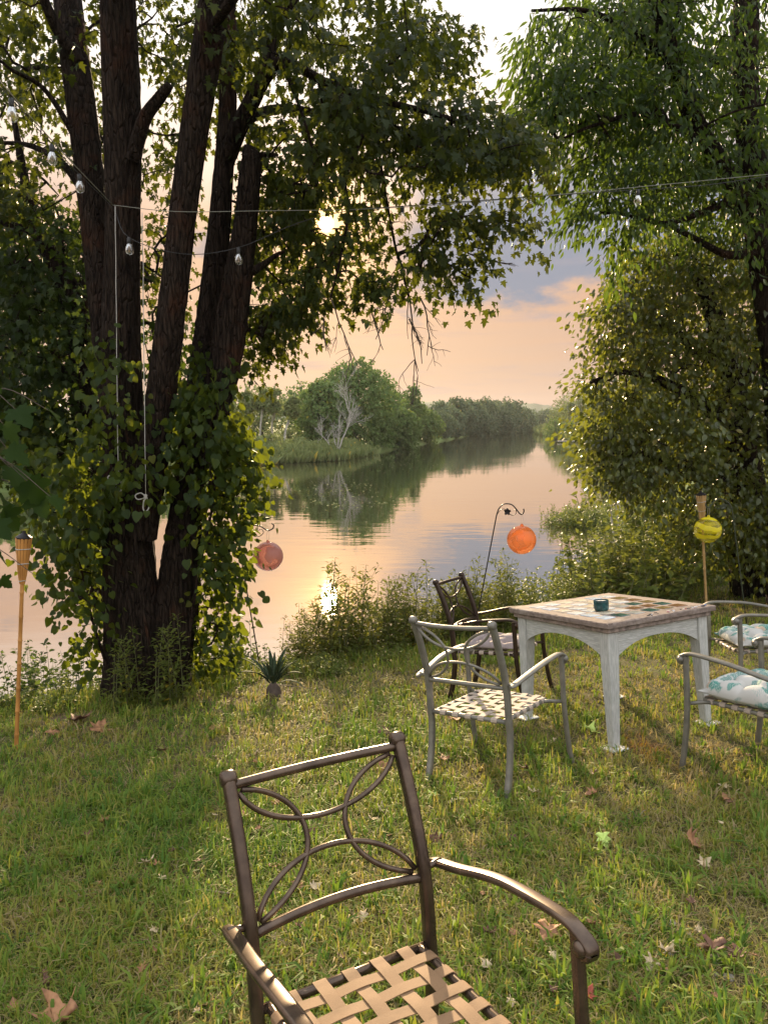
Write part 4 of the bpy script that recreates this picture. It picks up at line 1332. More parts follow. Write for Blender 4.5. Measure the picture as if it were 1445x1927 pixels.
def make_chair(root, paint, strap=None, nlen=5, ncross=6):
    d = D
    for sg in (-1, 1):
        w = sg * d['w']
        # back post runs from the rear foot to the knob at the top
        path = cr([(w, d['yrf'] - .035, -0.015), (w, d['yrf'] + .012, .14), (w, d['yrs'] + .004, d['hs'] - .08), (w, d['yrs'], d['hs']), (w, d['ylr'], d['hl']), (w, -.31, .74), (w, d['yt'], d['ht'])], 7)
        post = MB().sweep(path, rounded(.0165, .0185), None, up=(0, 1, 0.0)).build('back_post', paint, root, angle=50)
        kx = w
        MB().lathe([(.004, -.020), (.017, -.019), (.0215, -.013), (.0225, 0), (.0215, .013), (.017, .019), (.004, .020)], 18, c=(kx, d['yt'] - .004, d['ht'] + .004), axis=0).build('knob', paint, post)
        # arm
        xa = sg * (d['w'] + .052)
        arm = cr([(xa - sg * .004, d['yar'] - .035, d['har'] - .008), (xa + sg * .002, d['yar'] + .08, d['har'] + .012), (sg * (d['wf'] + .002), -.03, d['haf'] - .012), (sg * (d['wf'] + .002), .12, d['haf'] + .003),
                  (sg * d['wf'], d['yaf'] - .06, d['haf'] + .006), (sg * d['wf'], d['yaf'] - .014, d['haf'] - .008), (sg * d['wf'], d['yaf'] + .012, d['haf'] - .024), (sg * d['wf'], d['yaf'] + .012, d['haf'] - .044),
                  (sg * d['wf'], d['yaf'] - .006, d['haf'] - .054)], 7)
        sc = np.ones(len(arm))
        sc[0], sc[1], sc[2] = .55, .85, .95
        sc[-14:] = np.linspace(1.0, .8, 14)
        ar = MB().sweep(arm, rounded(.0190, .0095, 0.48, 5), sc).build('arm_rest', paint, root, angle=60)
        # rolled end of the arm
        MB().lathe([(.002, -.029), (.011, -.027), (.018, -.021), (.020, 0), (.018, .021), (.011, .027), (.002, .029)], 18,
                   c=(sg * d['wf'], d['yaf'] - .006, d['haf'] - .030), axis=0).build('scroll', paint, ar)
        MB().tube(np.array([(w, d['yar'], d['har'] - .006), (xa + sg * .004, d['yar'] + .005, d['har'] + .004)]), .009, 10).build('arm_bracket', paint, ar)
        # front leg, flaring at the foot
        lp = cr([(sg * (d['wf'] + .008), d['yff'] + .03, -0.015), (sg * (d['wf'] + .002), d['yff'] + .004, .12), (sg * d['wf'], d['yff'] - .024, .34), (sg * d['wf'], d['yaf'] - .03, d['haf'] - .01)], 7)
        MB().sweep(lp, rounded(.0125, .0155), None, up=(0, 1, 0)).build('leg', paint, root, angle=50)
    # rails of the back
    hw = d['w'] - .004
    s = np.linspace(-1, 1, 21)
    bow = .028 * (1 - s * s)
    MB().tube(np.c_[s * hw, d['yt'] + .004 - bow, d['ht'] - .012 - .006 * (1 - s * s)], .0125, 12).build('top_rail', paint, root)
    MB().tube(np.c_[s * hw, d['ylr'] - bow, d['hl'] + .008 * (1 - s * s) - .002], .0125, 12).build('lower_rail', paint, root)
    z0, z1 = d['hl'] + .014, d['ht'] - .026
    zm, zh = (z0 + z1) / 2, (z1 - z0) / 2

    def back(u, v):                                   # u across, v up, both -1..1, on the bowed back
        zz = zm + zh * v
        yy = d['ylr'] + (d['yt'] - d['ylr']) * ((zz - d['hl']) / (d['ht'] - d['hl']))
        return np.c_[u * (hw - .014), yy - .028 * (1 - u * u) - .004 * np.abs(u), zz]
    tt = np.linspace(-1, 1, 29)
    cv = .25 + .71 * (1 - np.sqrt(1 - (.95 * tt) ** 2)) / (1 - math.sqrt(1 - .95 ** 2))
    for u, v in ((tt, cv), (tt, -cv), (cv, tt), (-cv, tt)):
        MB().tube(back(u * .985, v * .985), .0075, 9).build('back_scroll', paint, root)
    # seat frame
    hs, yb, yf, ws = d['hs'], d['yrs'], d['ysf'], d['wsf']
    MB().tube(np.array([(-hw, yb, hs), (hw, yb, hs)]), .0125, 12).build('seat_rail', paint, root)
    rail = cr([(-ws, yb, hs), (-ws, yb + .12, hs), (-ws, yf - .04, hs), (-ws + .012, yf - .008, hs), (-ws + .045, yf, hs), (0, yf + .012, hs), (ws - .045, yf, hs), (ws - .012, yf - .008, hs), (ws, yf - .04, hs),
               (ws, yb + .12, hs), (ws, yb, hs)], 6)
    MB().tube(rail, .0125, 12).build('seat_frame', paint, root)
    for sg in (-1, 1):
        MB().tube(np.array([(sg * ws, yf - .06, hs), (sg * (ws + .03), yf - .02, hs - .002), (sg * d['wf'], d['yff'] - .022, hs - .008)]), .0105, 10).build('seat_bracket', paint, root)
    if strap is None:
        return
    wd, th, rr = .0180, .0012, .0146
    cl = np.linspace(-ws + .052, ws - .052, nlen)
    cc = np.linspace(yb + .062, yf - .050, ncross)

    def strap_path(lo, hi, centres, phase, axis, cpos):
        pts = []
        for a in (250, 200, 150, 110, 90):
            q = math.radians(a)
            pts.append((lo + rr * math.cos(q), rr * math.sin(q)))
        knots = [(lo + .016, rr * .92)] + [(c, rr * .80 + .0024 * (1 if (k + phase) % 2 else -1)) for k, c in enumerate(centres)] + [(hi - .016, rr * .92)]
        pts += [tuple(p) for p in cr(knots, 6)]
        for a in (90, 70, 30, -20, -70):
            q = math.radians(a)
            pts.append((hi + rr * math.cos(q), rr * math.sin(q)))
        pts = np.array(pts)
        z = np.full(len(pts), cpos)
        return np.c_[z, pts[:, 0], hs + pts[:, 1]] if axis == 1 else np.c_[pts[:, 0], z, hs + pts[:, 1]]
    prof = np.array([(wd, th), (-wd, th), (-wd, -th), (wd, -th)])
    for k, c in enumerate(cl):
        P = strap_path(yb, yf + .010, cc, k, 1, c)
        T = norm(np.gradient(P, axis=0))
        m = MB()
        side = np.array([1.0, 0, 0])
        U = np.cross(side, T)
        V = P[:, None] + side * prof[None, :, 0:1] + U[:, None] * prof[None, :, 1:2]
        strip(m, V).build('strap', strap, root, angle=40)
    for k, c in enumerate(cc):
        P = strap_path(-ws, ws, cl, k + 1, 0, c)
        T = norm(np.gradient(P, axis=0))
        side = np.array([0, -1.0, 0])
        U = np.cross(side, T)
        V = P[:, None] + side * prof[None, :, 0:1] + U[:, None] * prof[None, :, 1:2]
        strip(MB(), V).build('strap', strap, root, angle=40)


def strip(m, V):
    n, k = V.shape[:2]
    f = []
    for i in range(n - 1):
        for j in range(k):
            a, b = i * k + j, i * k + (j + 1) % k
            f.append((a, b, b + k, a + k))
    f += [tuple(range(k)), tuple(range((n - 1) * k, n * k))]
    return m.add(V.reshape(-1, 3), f)


def make_cushion(name, label, frame, m, seed, size=.222, th=.05, ties=True, tufts=3):
    """tufted seat pad lying on the seat"""
    r = np.random.default_rng(seed)
    root = empty(name, m=frame, label=label, cat='cushion', group=None)
    n = 40
    u = np.linspace(-1, 1, n)
    U, W = np.meshgrid(u, u)
    se = (np.abs(U) ** 5 + np.abs(W) ** 5) ** (1 / 5)
    edge = np.sqrt(np.clip(1 - se ** 3.2, 0, 1))
    hump = np.zeros_like(U)
    cs = np.linspace(-.55, .55, tufts)
    dim = np.zeros_like(U)
    for a in cs:
        for b in cs:
            q = np.hypot(U - a - r.normal(0, .03), W - b - r.normal(0, .03))
            dim += np.exp(-(q / .13) ** 2) * .62 + np.exp(-(q / .30) ** 2) * .22
    crease = 0
    for a in cs:
        crease = crease + .16 * np.exp(-((U - a) / .07) ** 2) + .16 * np.exp(-((W - a) / .07) ** 2)
    wob = .06 * np.sin(U * 7 + seed) * np.sin(W * 6 + 1)
    top = th * (0.28 + edge * np.clip(0.92 - dim * .8 - crease + wob, .12, 1.2))
    bot = -th * .10 + th * .32 * (1 - edge)
    sx = size * (1 + .02 * np.sin(W * 5))
    V1 = np.stack([U * sx, W * size, top], -1).reshape(-1, 3)
    V2 = np.stack([U * sx * .98, W * size * .98, np.minimum(bot, top - .004)], -1).reshape(-1, 3)
    f = []
    for i in range(n - 1):
        for j in range(n - 1):
            a = i * n + j
            f.append((a, a + 1, a + n + 1, a + n))
            f.append((a + n * n, a + n + n * n, a + n + 1 + n * n, a + 1 + n * n))
    rim = [j for j in range(n)] + [i * n + n - 1 for i in range(1, n)] + [(n - 1) * n + j for j in range(n - 2, -1, -1)] + [i * n for i in range(n - 2, 0, -1)]
    for k in range(len(rim)):
        a, b = rim[k], rim[(k + 1) % len(rim)]
        f.append((b, a, a + n * n, b + n * n))
    MB().add(np.vstack([V1, V2]), f).build('pad', m, root)
    if ties:
        for sx_ in (-1, 1):
            MB().tube(cr([(sx_ * size * .95, -size * .93, .006), (sx_ * (size + .02), -size * 1.05, -.02), (sx_ * (size + .012), -size * 1.02, -.10), (sx_ * (size + .03), -size * .98, -.17)], 5), .003, 5).build('tie', m, root)
    return root


def chair(label, x, y, th, paint, strap):
    root = empty('patio_chair', m=lawn_frame(x, y, th), label=label, cat='chair')
    make_chair(root, paint, strap)
    return root


chair('bronze brown metal armchair with bare tan woven strap seat, turned away from the river', 0.047, 1.564, 3.654, 'bronze_paint', 'tan_strap')
chair('grey metal armchair with bare beige woven strap seat drawn up to the table', 0.615, 4.191, -0.658, 'grey_paint', 'beige_strap')
chair('dark brown metal armchair carrying the plain mauve cushion', 0.866, 5.756, -2.073, 'dark_bronze_paint', 'beige_strap')
chair('grey metal armchair with leaf print cushion standing beyond the table near the yellow ball', 2.70, 5.354, 1.50, 'grey_paint', 'beige_strap')
chair('grey metal armchair with leaf print cushion standing on the lawn side of the table', 2.058, 3.954, 0.497, 'grey_paint', 'beige_strap')
make_cushion('seat_cushion', 'plain mauve grey tufted cushion on the dark brown chair', lawn_frame(0.866, 5.756, -2.073, D['hs'] + .024), 'mauve_cushion', 3, .215, .065)
make_cushion('seat_cushion', 'tufted leaf print cushion on the grey chair beyond the table', lawn_frame(2.70, 5.354, 1.50, D['hs'] + .024), 'leaf_print_cloth', 4, .250, .10, False)
make_cushion('seat_cushion', 'tufted white and teal leaf print cushion on the grey chair beside the lawn', lawn_frame(2.058, 3.954, 0.497, D['hs'] + .024), 'leaf_print_cloth', 5, .252, .115, False)


# ------------------------------------------------------------------ mosaic table
TX, TY, TT, TA, THT, TB = 1.52, 4.988, .501, .471, .776, .430


def uvbox(o, sx=1.0):
    """simple box uv, length along u"""
    me = o.data
    uv = me.uv_layers.new(name='UVMap')
    co = np.array([v.co[:] for v in me.vertices])
    ext = co.max(0) - co.min(0)
    la = int(np.argmax(ext))
    others = [i for i in range(3) if i != la]
    off = random.uniform(0, 5)
    for p in me.polygons:
        nn = np.abs(np.array(p.normal[:]))
        oa = others[0] if nn[others[0]] < nn[others[1]] else others[1]
        for li in p.loop_indices:
            c = co[me.loops[li].vertex_index]
            uv.data[li].uv = (c[la] * 1.5 + off, c[oa] * 1.5 + off)


def build_table():
    M = lawn_frame(TX, TY, TT)
    root = empty('mosaic_table', m=M, label='square whitewashed wooden table with rough concrete top set with coloured tiles', cat='table')
    r = np.random.default_rng(8)
    # concrete slab with worn edges

    def slab(half, z0, z1, name, m, wear, parent):
        n = 46
        u = np.linspace(-1, 1, n)
        per = [(a, -1) for a in u[:-1]] + [(1, a) for a in u[:-1]] + [(-a, 1) for a in u[:-1]] + [(-1, -a) for a in u[:-1]]
        per = np.array(per)
        rings = []
        for (zz, ins) in ((z0, .004), (z0 + .004, 0), ((z0 + z1) / 2, 0), (z1 - .007, 0), (z1 - .002, .004), (z1, .012)):
            w = r.normal(0, wear, len(per))
            chip = np.where(r.uniform(size=len(per)) < .05, r.uniform(0, .008, len(per)), 0) if wear > .001 else 0
            q = per * (half - ins - np.abs(w) - chip)[:, None]
            rings.append(np.c_[q, np.full(len(per), zz) + r.normal(0, wear * .25, len(per))])
        k = len(per)
        f = []
        for i in range(len(rings) - 1):
            for j in range(k):
                a, b = i * k + j, i * k + (j + 1) % k
                f.append((a, b, b + k, a + k))
        f.append(tuple(range(k - 1, -1, -1)))
        # top face as a grid-like fan to the middle
        V = np.vstack(rings + [np.array([[0, 0, z1]])])
        c = len(V) - 1
        f += [((len(rings) - 1) * k + j, (len(rings) - 1) * k + (j + 1) % k, c) for j in range(k)]
        return MB().add(V, f).build(name, m, parent, angle=35)
    top = slab(TA, THT - .036, THT, 'slab', 'concrete', .0016, root)
    slab(TA - .022, THT - .066, THT - .0365, 'lower_slab', 'slab_under', .0016, root)
    # tiles: first index runs from the left corner to the far corner, second from the left corner to the near corner
    sp_, half = .1275, .044
    white = ['tile_white', 'tile_cream', 'tile_white', 'tile_blue', 'tile_cream']
    brown = ['tile_brown', 'tile_green', 'tile_brown', 'tile_amber', 'tile_green']
    meshes = {}
    for i in range(6):
        for j in range(6):
            # left corner is (-,+), near corner (-,-), far corner (+,+)
            x = -TA + .150 + i * sp_ - .01 + r.normal(0, .0015)
            y = TA - .150 - j * sp_ + .01 + r.normal(0, .0015)
            t = i + j
            if t <= 5:
                c = white[int(r.integers(5))]
            elif t == 6:
                c = ['tile_cream', 'tile_grey', 'tile_white', 'tile_amber'][int(r.integers(4))]
            else:
                c = brown[(2 * i + j) % 5]
            if j == 5 and i == 0:
                c = 'tile_blue'
            if j == 5 and 1 <= i <= 2:
                c = ['tile_green', 'tile_grey'][i - 1]
            if c not in meshes:
                mb = MB().add(np.array([(-half, -half, 0), (half, -half, 0), (half, half, 0), (-half, half, 0), (-half + .003, -half + .003, .0035), (half - .003, -half + .003, .0035),
                                        (half - .003, half - .003, .0035), (-half + .003, half - .003, .0035)]),
                              [(4, 5, 6, 7), (0, 1, 5, 4), (1, 2, 6, 5), (2, 3, 7, 6), (3, 0, 4, 7)])
                me = mb.mesh('tile', False)
                me.materials.append(MATS[c])
                meshes[c] = me
            o = link('tile', meshes[c], root)
            o.location = (x, y, THT + .0005)
            o.rotation_euler = (r.normal(0, .012), r.normal(0, .012), r.normal(0, .05))
    # broken glass chips near the right hand edge
    for k in range(34):
        a = r.uniform(-.12, .44)
        q = MB()
        s = r.uniform(.006, .014)
        an = np.sort(r.uniform(0, 6.28, 5))
        p = np.c_[np.cos(an) * s, np.sin(an) * s * .8]
        V = np.vstack([np.c_[p, np.zeros(5)], np.c_[p * .8, np.full(5, .004)]])
        f = [(5, 6, 7, 8, 9)] + [(m, (m + 1) % 5, 5 + (m + 1) % 5, 5 + m) for m in range(5)]
        o = q.add(V, f).build('glass_chip', ['chip_blue', 'chip_black', 'chip_white', 'chip_white', 'chip_red', 'chip_black'][k % 6] if a > .1 or k % 6 else 'chip_black', root, smooth=False)
        o.location = (a, -TA + r.uniform(.018, .060), THT + .0003)
    # apron with arched lower edge, between the legs
    lw = .040
    L = TB - 2 * lw - .001
    zt = THT - .067
    for k in range(4):
        n = 24
        s = np.linspace(-1, 1, n)
        low = zt - .150 + .088 * (1 - np.abs(s) ** 2.4)
        V, f = [], []
        for yy in (-.010, .010):
            V += [(L * q, yy, zt) for q in s] + [(L * q, yy, z) for q, z in zip(s, low)]
        for q in range(n - 1):
            f += [(q, q + n, q + n + 1, q + 1), (2 * n + q, 2 * n + q + 1, 3 * n + q + 1, 3 * n + q), (n + q, 3 * n + q, 3 * n + q + 1, n + q + 1), (q, q + 1, 2 * n + q + 1, 2 * n + q)]
        f += [(0, 2 * n, 3 * n, n), (n - 1, 2 * n - 1, 4 * n - 1, 3 * n - 1)]
        o = MB().add(np.array(V), f).build('apron', 'whitewashed_wood', root, angle=40)
        uvbox(o)
        o.rotation_euler = (0, 0, k * math.pi / 2)
        a = k * math.pi / 2
        rad = TB - .022
        o.location = (rad * math.sin(a), -rad * math.cos(a), 0)
    for sx in (-1, 1):
        for sy in (-1, 1):
            o_ = TB - lw
            V = []
            for z, hw, sh in ((.004, .025, .006), (.30, .033, .003), (.58, lw, 0), (zt, lw, 0)):
                cx_, cy_ = sx * (o_ + sh * 0), sy * (o_ + sh * 0)
                # taper on the inner faces only
                x0, x1 = sorted((sx * TB, sx * (TB - 2 * hw)))
                y0, y1 = sorted((sy * TB, sy * (TB - 2 * hw)))
                V += [(x0, y0, z), (x1, y0, z), (x1, y1, z), (x0, y1, z)]
            f = []
            for i in range(3):
                for j in range(4):
                    a, b = i * 4 + j, i * 4 + (j + 1) % 4
                    f.append((a, b, b + 4, a + 4))
            f += [(3, 2, 1, 0), (12, 13, 14, 15)]
            o = MB().add(np.array(V), f).build('leg', 'whitewashed_wood', root, smooth=False, bevel=.004)
            uvbox(o)
            MB().box((0, 0, 0), (.062, .062, .005)).build('foot_pad', 'white_plastic', root, smooth=False, bevel=.003).location = (sx * (TB - .02), sy * (TB - .02), .012)
    # glazed candle jar
    d = ray(1131, 1150)
    p0 = np.array([0, 0, H])
    q = (THT - _n @ p0) / (_n @ d)
    P = p0 + d * q + _n * .0045
    jar = empty('candle_jar', tuple(P), 'small round dark teal candle jar with pale wax standing on the mosaic table', 'jar')
    jar.matrix_world = Matrix.Translation(Vector(P)) @ lawn_frame(0, 0, 0).to_3x3().to_4x4()
    MB().lathe([(.030, 0), (.043, .002), (.048, .010), (.049, .030), (.049, .050), (.0485, .062), (.0475, .068), (.045, .069), (.0435, .066), (.043, .058), (.010, .057)], 32, caps=True).build('jar_body', 'teal_glaze', jar, angle=50)
    MB().lathe([(.002, .0575), (.0425, .0575), (.0415, .0615), (.002, .0625)], 28).build('wax', 'wax', jar, angle=40)
    MB().tube(np.array([(0, 0, .062), (.001, 0, .067), (.003, .001, .0715)]), .0011, 5).build('wick', 'black_rubber', jar)
    # rectangular glossy dark coaster the jar stands beside
    M3 = lawn_frame(0, 0, TT).to_3x3().to_4x4()
    d2 = ray(1139, 1160)
    P2 = p0 + d2 * ((THT - _n @ p0) / (_n @ d2)) + _n * .0042


build_table()


# ------------------------------------------------------------------ hooks, glass balls, torches
def px_path(pts, y):
    return np.array([at(px, py, y) for px, py in pts])


def flower(mb, c, s, r):
    for k in range(5):
        a = k * 2 * math.pi / 5 + .3
        d = np.array([math.cos(a), -.15, math.sin(a)])
        t = np.array([-math.sin(a), 0, math.cos(a)])
        p = [c, c + d * s * .5 + t * s * .38 + [0, -.004, 0], c + d * s + t * s * .16, c + d * s * .86, c + d * s - t * s * .16, c + d * s * .5 - t * s * .38 + [0, -.004, 0]]
        q = [v + np.array([0, .003, 0]) for v in p]
        mb.add(np.array(p + q), [(0, 1, 2, 3, 4, 5), (11, 10, 9, 8, 7, 6)] + [(i, 6 + i, 6 + (i + 1) % 6, (i + 1) % 6) for i in range(6)])
    mb.lathe([(.001, -.006), (s * .22, -.004), (s * .25, .002), (s * .2, .006), (.001, .007)], 10, c=c, axis=1)


def shepherd_hook(label, pole, arch, curl, fl, y, m, rad=.0062):
    foot = at(*pole[0], y)
    root = empty('shepherd_hook', gp(foot[0], foot[1]), label, 'garden hook', 'shepherd hooks holding glass balls')
    o = np.array(root.location)
    P = px_path(pole, y)
    P[0, 2] = gz(P[0, 0], P[0, 1]) - .04
    P2 = cr(px_path(arch, y), 8)
    full = np.vstack([P[:-1], [P[0] + (P2[0] - P[0]) * k for k in (.25, .5, .75)], P2])
    MB().tube(full - o, rad, 9).build('pole', m, root)
    MB().tube(cr(px_path(curl, y), 7) - o, rad * .55, 7).build('scroll', m, root)
    f = MB()
    flower(f, at(*fl, y - .01) - o, .038, None)
    f.build('flower', m, root, smooth=False)
    return root


def ball(label, c_px, rpx, y, hang_px, m, ornament='black_metal'):
    c = at(*c_px, y)
    R = rpx * y / F
    root = empty('glass_ball', tuple(c), label, 'glass ball', 'glass balls hanging from hooks')
    prof = [(R * math.sin(a), -R * math.cos(a) * .985) for a in np.linspace(.03, math.pi - .10, 34)]
    MB().lathe(prof, 48).build('globe', m, root)
    MB().lathe([(R * .10, R * .965), (R * .13, R * .99), (R * .085, R * 1.05), (R * .10, R * 1.09), (R * .06, R * 1.12)], 14).build('neck', m, root)
    h = at(*hang_px, y) - c
    for dx in (-.012, .012):
        MB().tube(cr([(dx * .6, 0, R * 1.08), (dx, 0, (R * 1.1 + h[2]) / 2), (h[0] + dx * .3, 0, h[2] + .004)], 4), .0013, 5).build('hanger', 'white_cord', root)
    return root


YL, YR, YY = 7.10, 7.45, 8.1
shepherd_hook('dark metal garden hook holding the pink ball beside the maple', [(492, 1267), (448, 1015)], [(448, 1015), (449, 1005), (456, 996), (470, 989), (489, 990), (503, 998), (513, 995), (515, 988), (511, 985)],
              [(450, 1006), (458, 1001), (467, 1003), (478, 1009), (489, 1009), (496, 1002), (492, 996), (487, 998)], (470, 1008), YL, 'black_metal')
ball('frosted pink orange glass ball beside the maple foliage', (505, 1047), 28.4, YL, (506, 998), 'pink_glass')
shepherd_hook('dark purple metal garden hook holding the clear orange ball', [(884, 1235), (934, 970)], [(934, 970), (938, 958), (945, 950), (953, 948), (963, 950), (971, 958), (978, 967), (983, 967), (985.5, 962), (984.5, 957)],
              [(936, 967), (941, 960), (949, 958), (957, 966), (965, 970), (971, 965), (970, 959), (966, 961)], (954, 963), YR, 'black_metal')
ball('clear orange glass ball hanging over the bank behind the table', (981, 1016), 27.6, YR, (981, 968), 'orange_glass')
shepherd_hook('dull green metal garden hook holding the yellow striped ball', [(1405, 1172), (1377, 962)], [(1377, 962), (1374, 951), (1366, 943), (1356, 939), (1347, 941), (1339, 948), (1333, 955), (1328, 953), (1327, 947)],
              [(1375, 958), (1369, 950), (1360, 951), (1352, 957), (1345, 955), (1342, 949), (1346, 946)], (1360, 953), YY, 'green_metal')
ball('yellow and clear striped glass ball hanging by the bamboo torch', (1331, 997), 25.0, YY, (1332, 955), 'yellow_glass')


def torch(label, foot, top, y, m, seed, hw=.05):
    f, t = at(*foot, y), at(*top, y)
    z0 = gz(f[0], f[1])
    f[2] = z0
    ln = float(np.linalg.norm(t - f))
    root = empty('bamboo_torch', tuple(f), label, 'torch', 'bamboo torches')
    zq = Vector((t - f).tolist()).to_track_quat('Z', 'Y')
    root.rotation_mode = 'QUATERNION'
    root.rotation_quaternion = zq
    r = np.random.default_rng(seed)
    hb = ln - .345                                   # where the woven head begins
    prof, z = [], -.06
    nodes = np.arange(.12, hb, .165)
    zs = np.sort(np.concatenate([np.linspace(-.06, hb + .04, 20), nodes - .006, nodes, nodes + .006]))
    for z in zs:
        k = .0032 if np.min(np.abs(nodes - z)) < 1e-6 else (.0008 if np.min(np.abs(nodes - z)) < .007 else 0)
        prof.append((.0135 - .0015 * z / ln + k, z))
    MB().lathe(prof, 12).build('pole', m, root)
    ns = 13
    for k in range(ns):                              # split bamboo slats opening into a cone
        a = 2 * math.pi * k / ns
        zz = np.linspace(hb - .01, ln - .045 + r.normal(0, .004), 7)
        tq = (zz - zz[0]) / (zz[-1] - zz[0])
        rad = .0145 + (hw - .0145) * np.clip(tq, 0, 1) ** .75
        P = np.c_[rad * math.cos(a), rad * math.sin(a), zz]
        wid = np.maximum(.004, rad * math.pi / ns * .86)
        side = np.array([-math.sin(a), math.cos(a), 0])
        out = np.array([math.cos(a), math.sin(a), 0])
        V = np.stack([P + side * wid[:, None] - out * .001, P + out * .003, P - side * wid[:, None] - out * .001, P - out * .002], 1)
        strip(MB(), V).build('slat', m, root, angle=60)
    for tq in (.04, .42, .74):
        z = hb + tq * .31
        rad = .0155 + (hw - .0145) * tq ** .75 + .002
        a = np.linspace(0, 2 * math.pi, 25)
        MB().tube(np.c_[rad * np.cos(a), rad * np.sin(a), z + .003 * np.sin(2 * a)], .0032, 6).build('cord', 'white_cord', root)
    MB().lathe([(hw * .8, ln - .075), (hw * .82, ln - .048), (hw * 1.02, ln - .047), (hw * 1.02, ln - .038), (hw * .62, ln - .024), (hw * .26, ln - .012), (hw * .2, ln + .004), (.004, ln + .006)], 18).build('lid', 'black_metal', root, angle=40)


torch('orange bamboo torch at the lawn edge left of the maple', (31, 1412), (46, 1000), 5.03, 'bamboo', 1)
torch('pale bamboo torch standing behind the table in front of the yellow ball', (1330, 1172), (1318, 924), 8.2, 'pale_bamboo', 2)


# ------------------------------------------------------------------ string of lights and ropes
def build_lights():
    wp = [(-60, 90, 3.9), (0, 152, 4.4), (60, 222, 4.9), (140, 310, 5.5), (213, 386, 6.1)]
    cab = empty('support_wire', tuple(at(213, 386, 6.08)), 'taut pale wire running from the maple stem across to the right hand trees', 'wire')
    o = np.array(cab.location)
    m = MB().tube(np.array([at(*p) for p in wp]) - o, .0036, 6)
    m.tube(cr([at(*p) for p in ((213, 386, 6.1), (330, 398, 6.0), (480, 397, 6.0), (720, 392, 6.1), (963, 374, 6.3), (1200, 352, 6.6), (1445, 328, 7.0), (1560, 318, 7.3))], 6) - o, .0026, 6)
    m.build('wire', 'wire', cab)
    st = empty('string_lights', tuple(at(215, 400, 6.05)), 'string of clear filament bulbs on dark cord hung along the wire', 'string lights')
    o = np.array(st.location)
    bulbs = [(22, 185, 4.55), (98, 272, 5.15), (150, 328, 5.6), (243, 447, 6.0), (449, 466, 6.0), (757, 388, 6.15), (963, 373, 6.3), (1200, 357, 6.6)]
    cord = [(-60, 98, 3.9), (0, 162, 4.4)] + bulbs[:3] + [(213, 392, 6.08)] + [bulbs[3], (345, 478, 6.0), bulbs[4], (560, 420, 6.05), (660, 396, 6.1)] + bulbs[5:] + [(1330, 348, 6.8), (1445, 332, 7.0), (1560, 322, 7.3)]
    MB().tube(cr([at(*p) for p in cord], 5) - o, .003, 5).build('cord', 'black_rubber', st)
    for px, py, y in bulbs:
        c = at(px, py, y) - o
        b = MB().lathe([(.009, -.042), (.014, -.045), (.022, -.058), (.029, -.078), (.031, -.094), (.027, -.112), (.016, -.124), (.003, -.128)], 18, c=c, caps=False).build('bulb', 'bulb_glass', st)
        MB().lathe([(.005, .004), (.011, 0), (.0155, -.006), (.0155, -.040), (.012, -.046)], 12, c=c).build('socket', 'black_rubber', b)
        fm = MB()
        for dx in (-.006, .006):
            fm.tube(np.array([(dx * .4, 0, -.046), (dx, 0, -.075), (dx * .6, 0, -.105)]) + c, .0012, 4)
        fm.tube(np.array([(-.0036, 0, -.105), (.0036, 0, -.105)]) + c, .0012, 4)
        fm.build('filament', 'filament', b)


build_lights()


def rope(label, px, top, bottom, y, seed):
    t = at(px, top, y)
    root = empty('hanging_rope', tuple(t), label, 'rope')
    b = at(px + (bottom - top) * .012, bottom, y - .03)
    r = np.random.default_rng(seed)
    k = 12
    P = np.array([t + (b - t) * q + np.array([r.normal(0, .002), r.normal(0, .002), 0]) for q in np.linspace(0, 1, k)]) - t
    e = b - t
    MB().tube(P, .0030, 7).build('rope', 'white_cord', root)
    loop = [(0, 0, 0), (.035, 0, .03), (.075, -.01, .012), (.062, 0, -.02), (.01, .01, -.012), (-.008, 0, -.02)]
    MB().tube(cr([e + np.array(q) * (-1, 1, 1) for q in loop], 6), .005, 7).build('bow_loop', 'white_cord', root)
    loop2 = [(0, 0, 0), (.022, .004, -.04), (.020, 0, -.09), (-.008, 0, -.115), (-.022, 0, -.085), (-.012, -.006, -.03), (.004, 0, -.005)]
    MB().tube(cr([e + np.array(q) for q in loop2], 6), .0055, 7).build('end_loop', 'white_cord', root)
    knot = MB().lathe([(.003, -.02), (.013, -.016), (.016, -.004), (.012, .004), (.016, .012), (.010, .02), (.003, .022)], 10, c=e)
    knot.build('knot', 'white_cord', root)


rope('white rope with a looped bow hanging before the middle of the maple bole', 217, 388, 900, 5.98, 1)
rope('longer white rope knotted into an end loop hanging beside the leaning maple stem', 268, 400, 935, 5.93, 2)


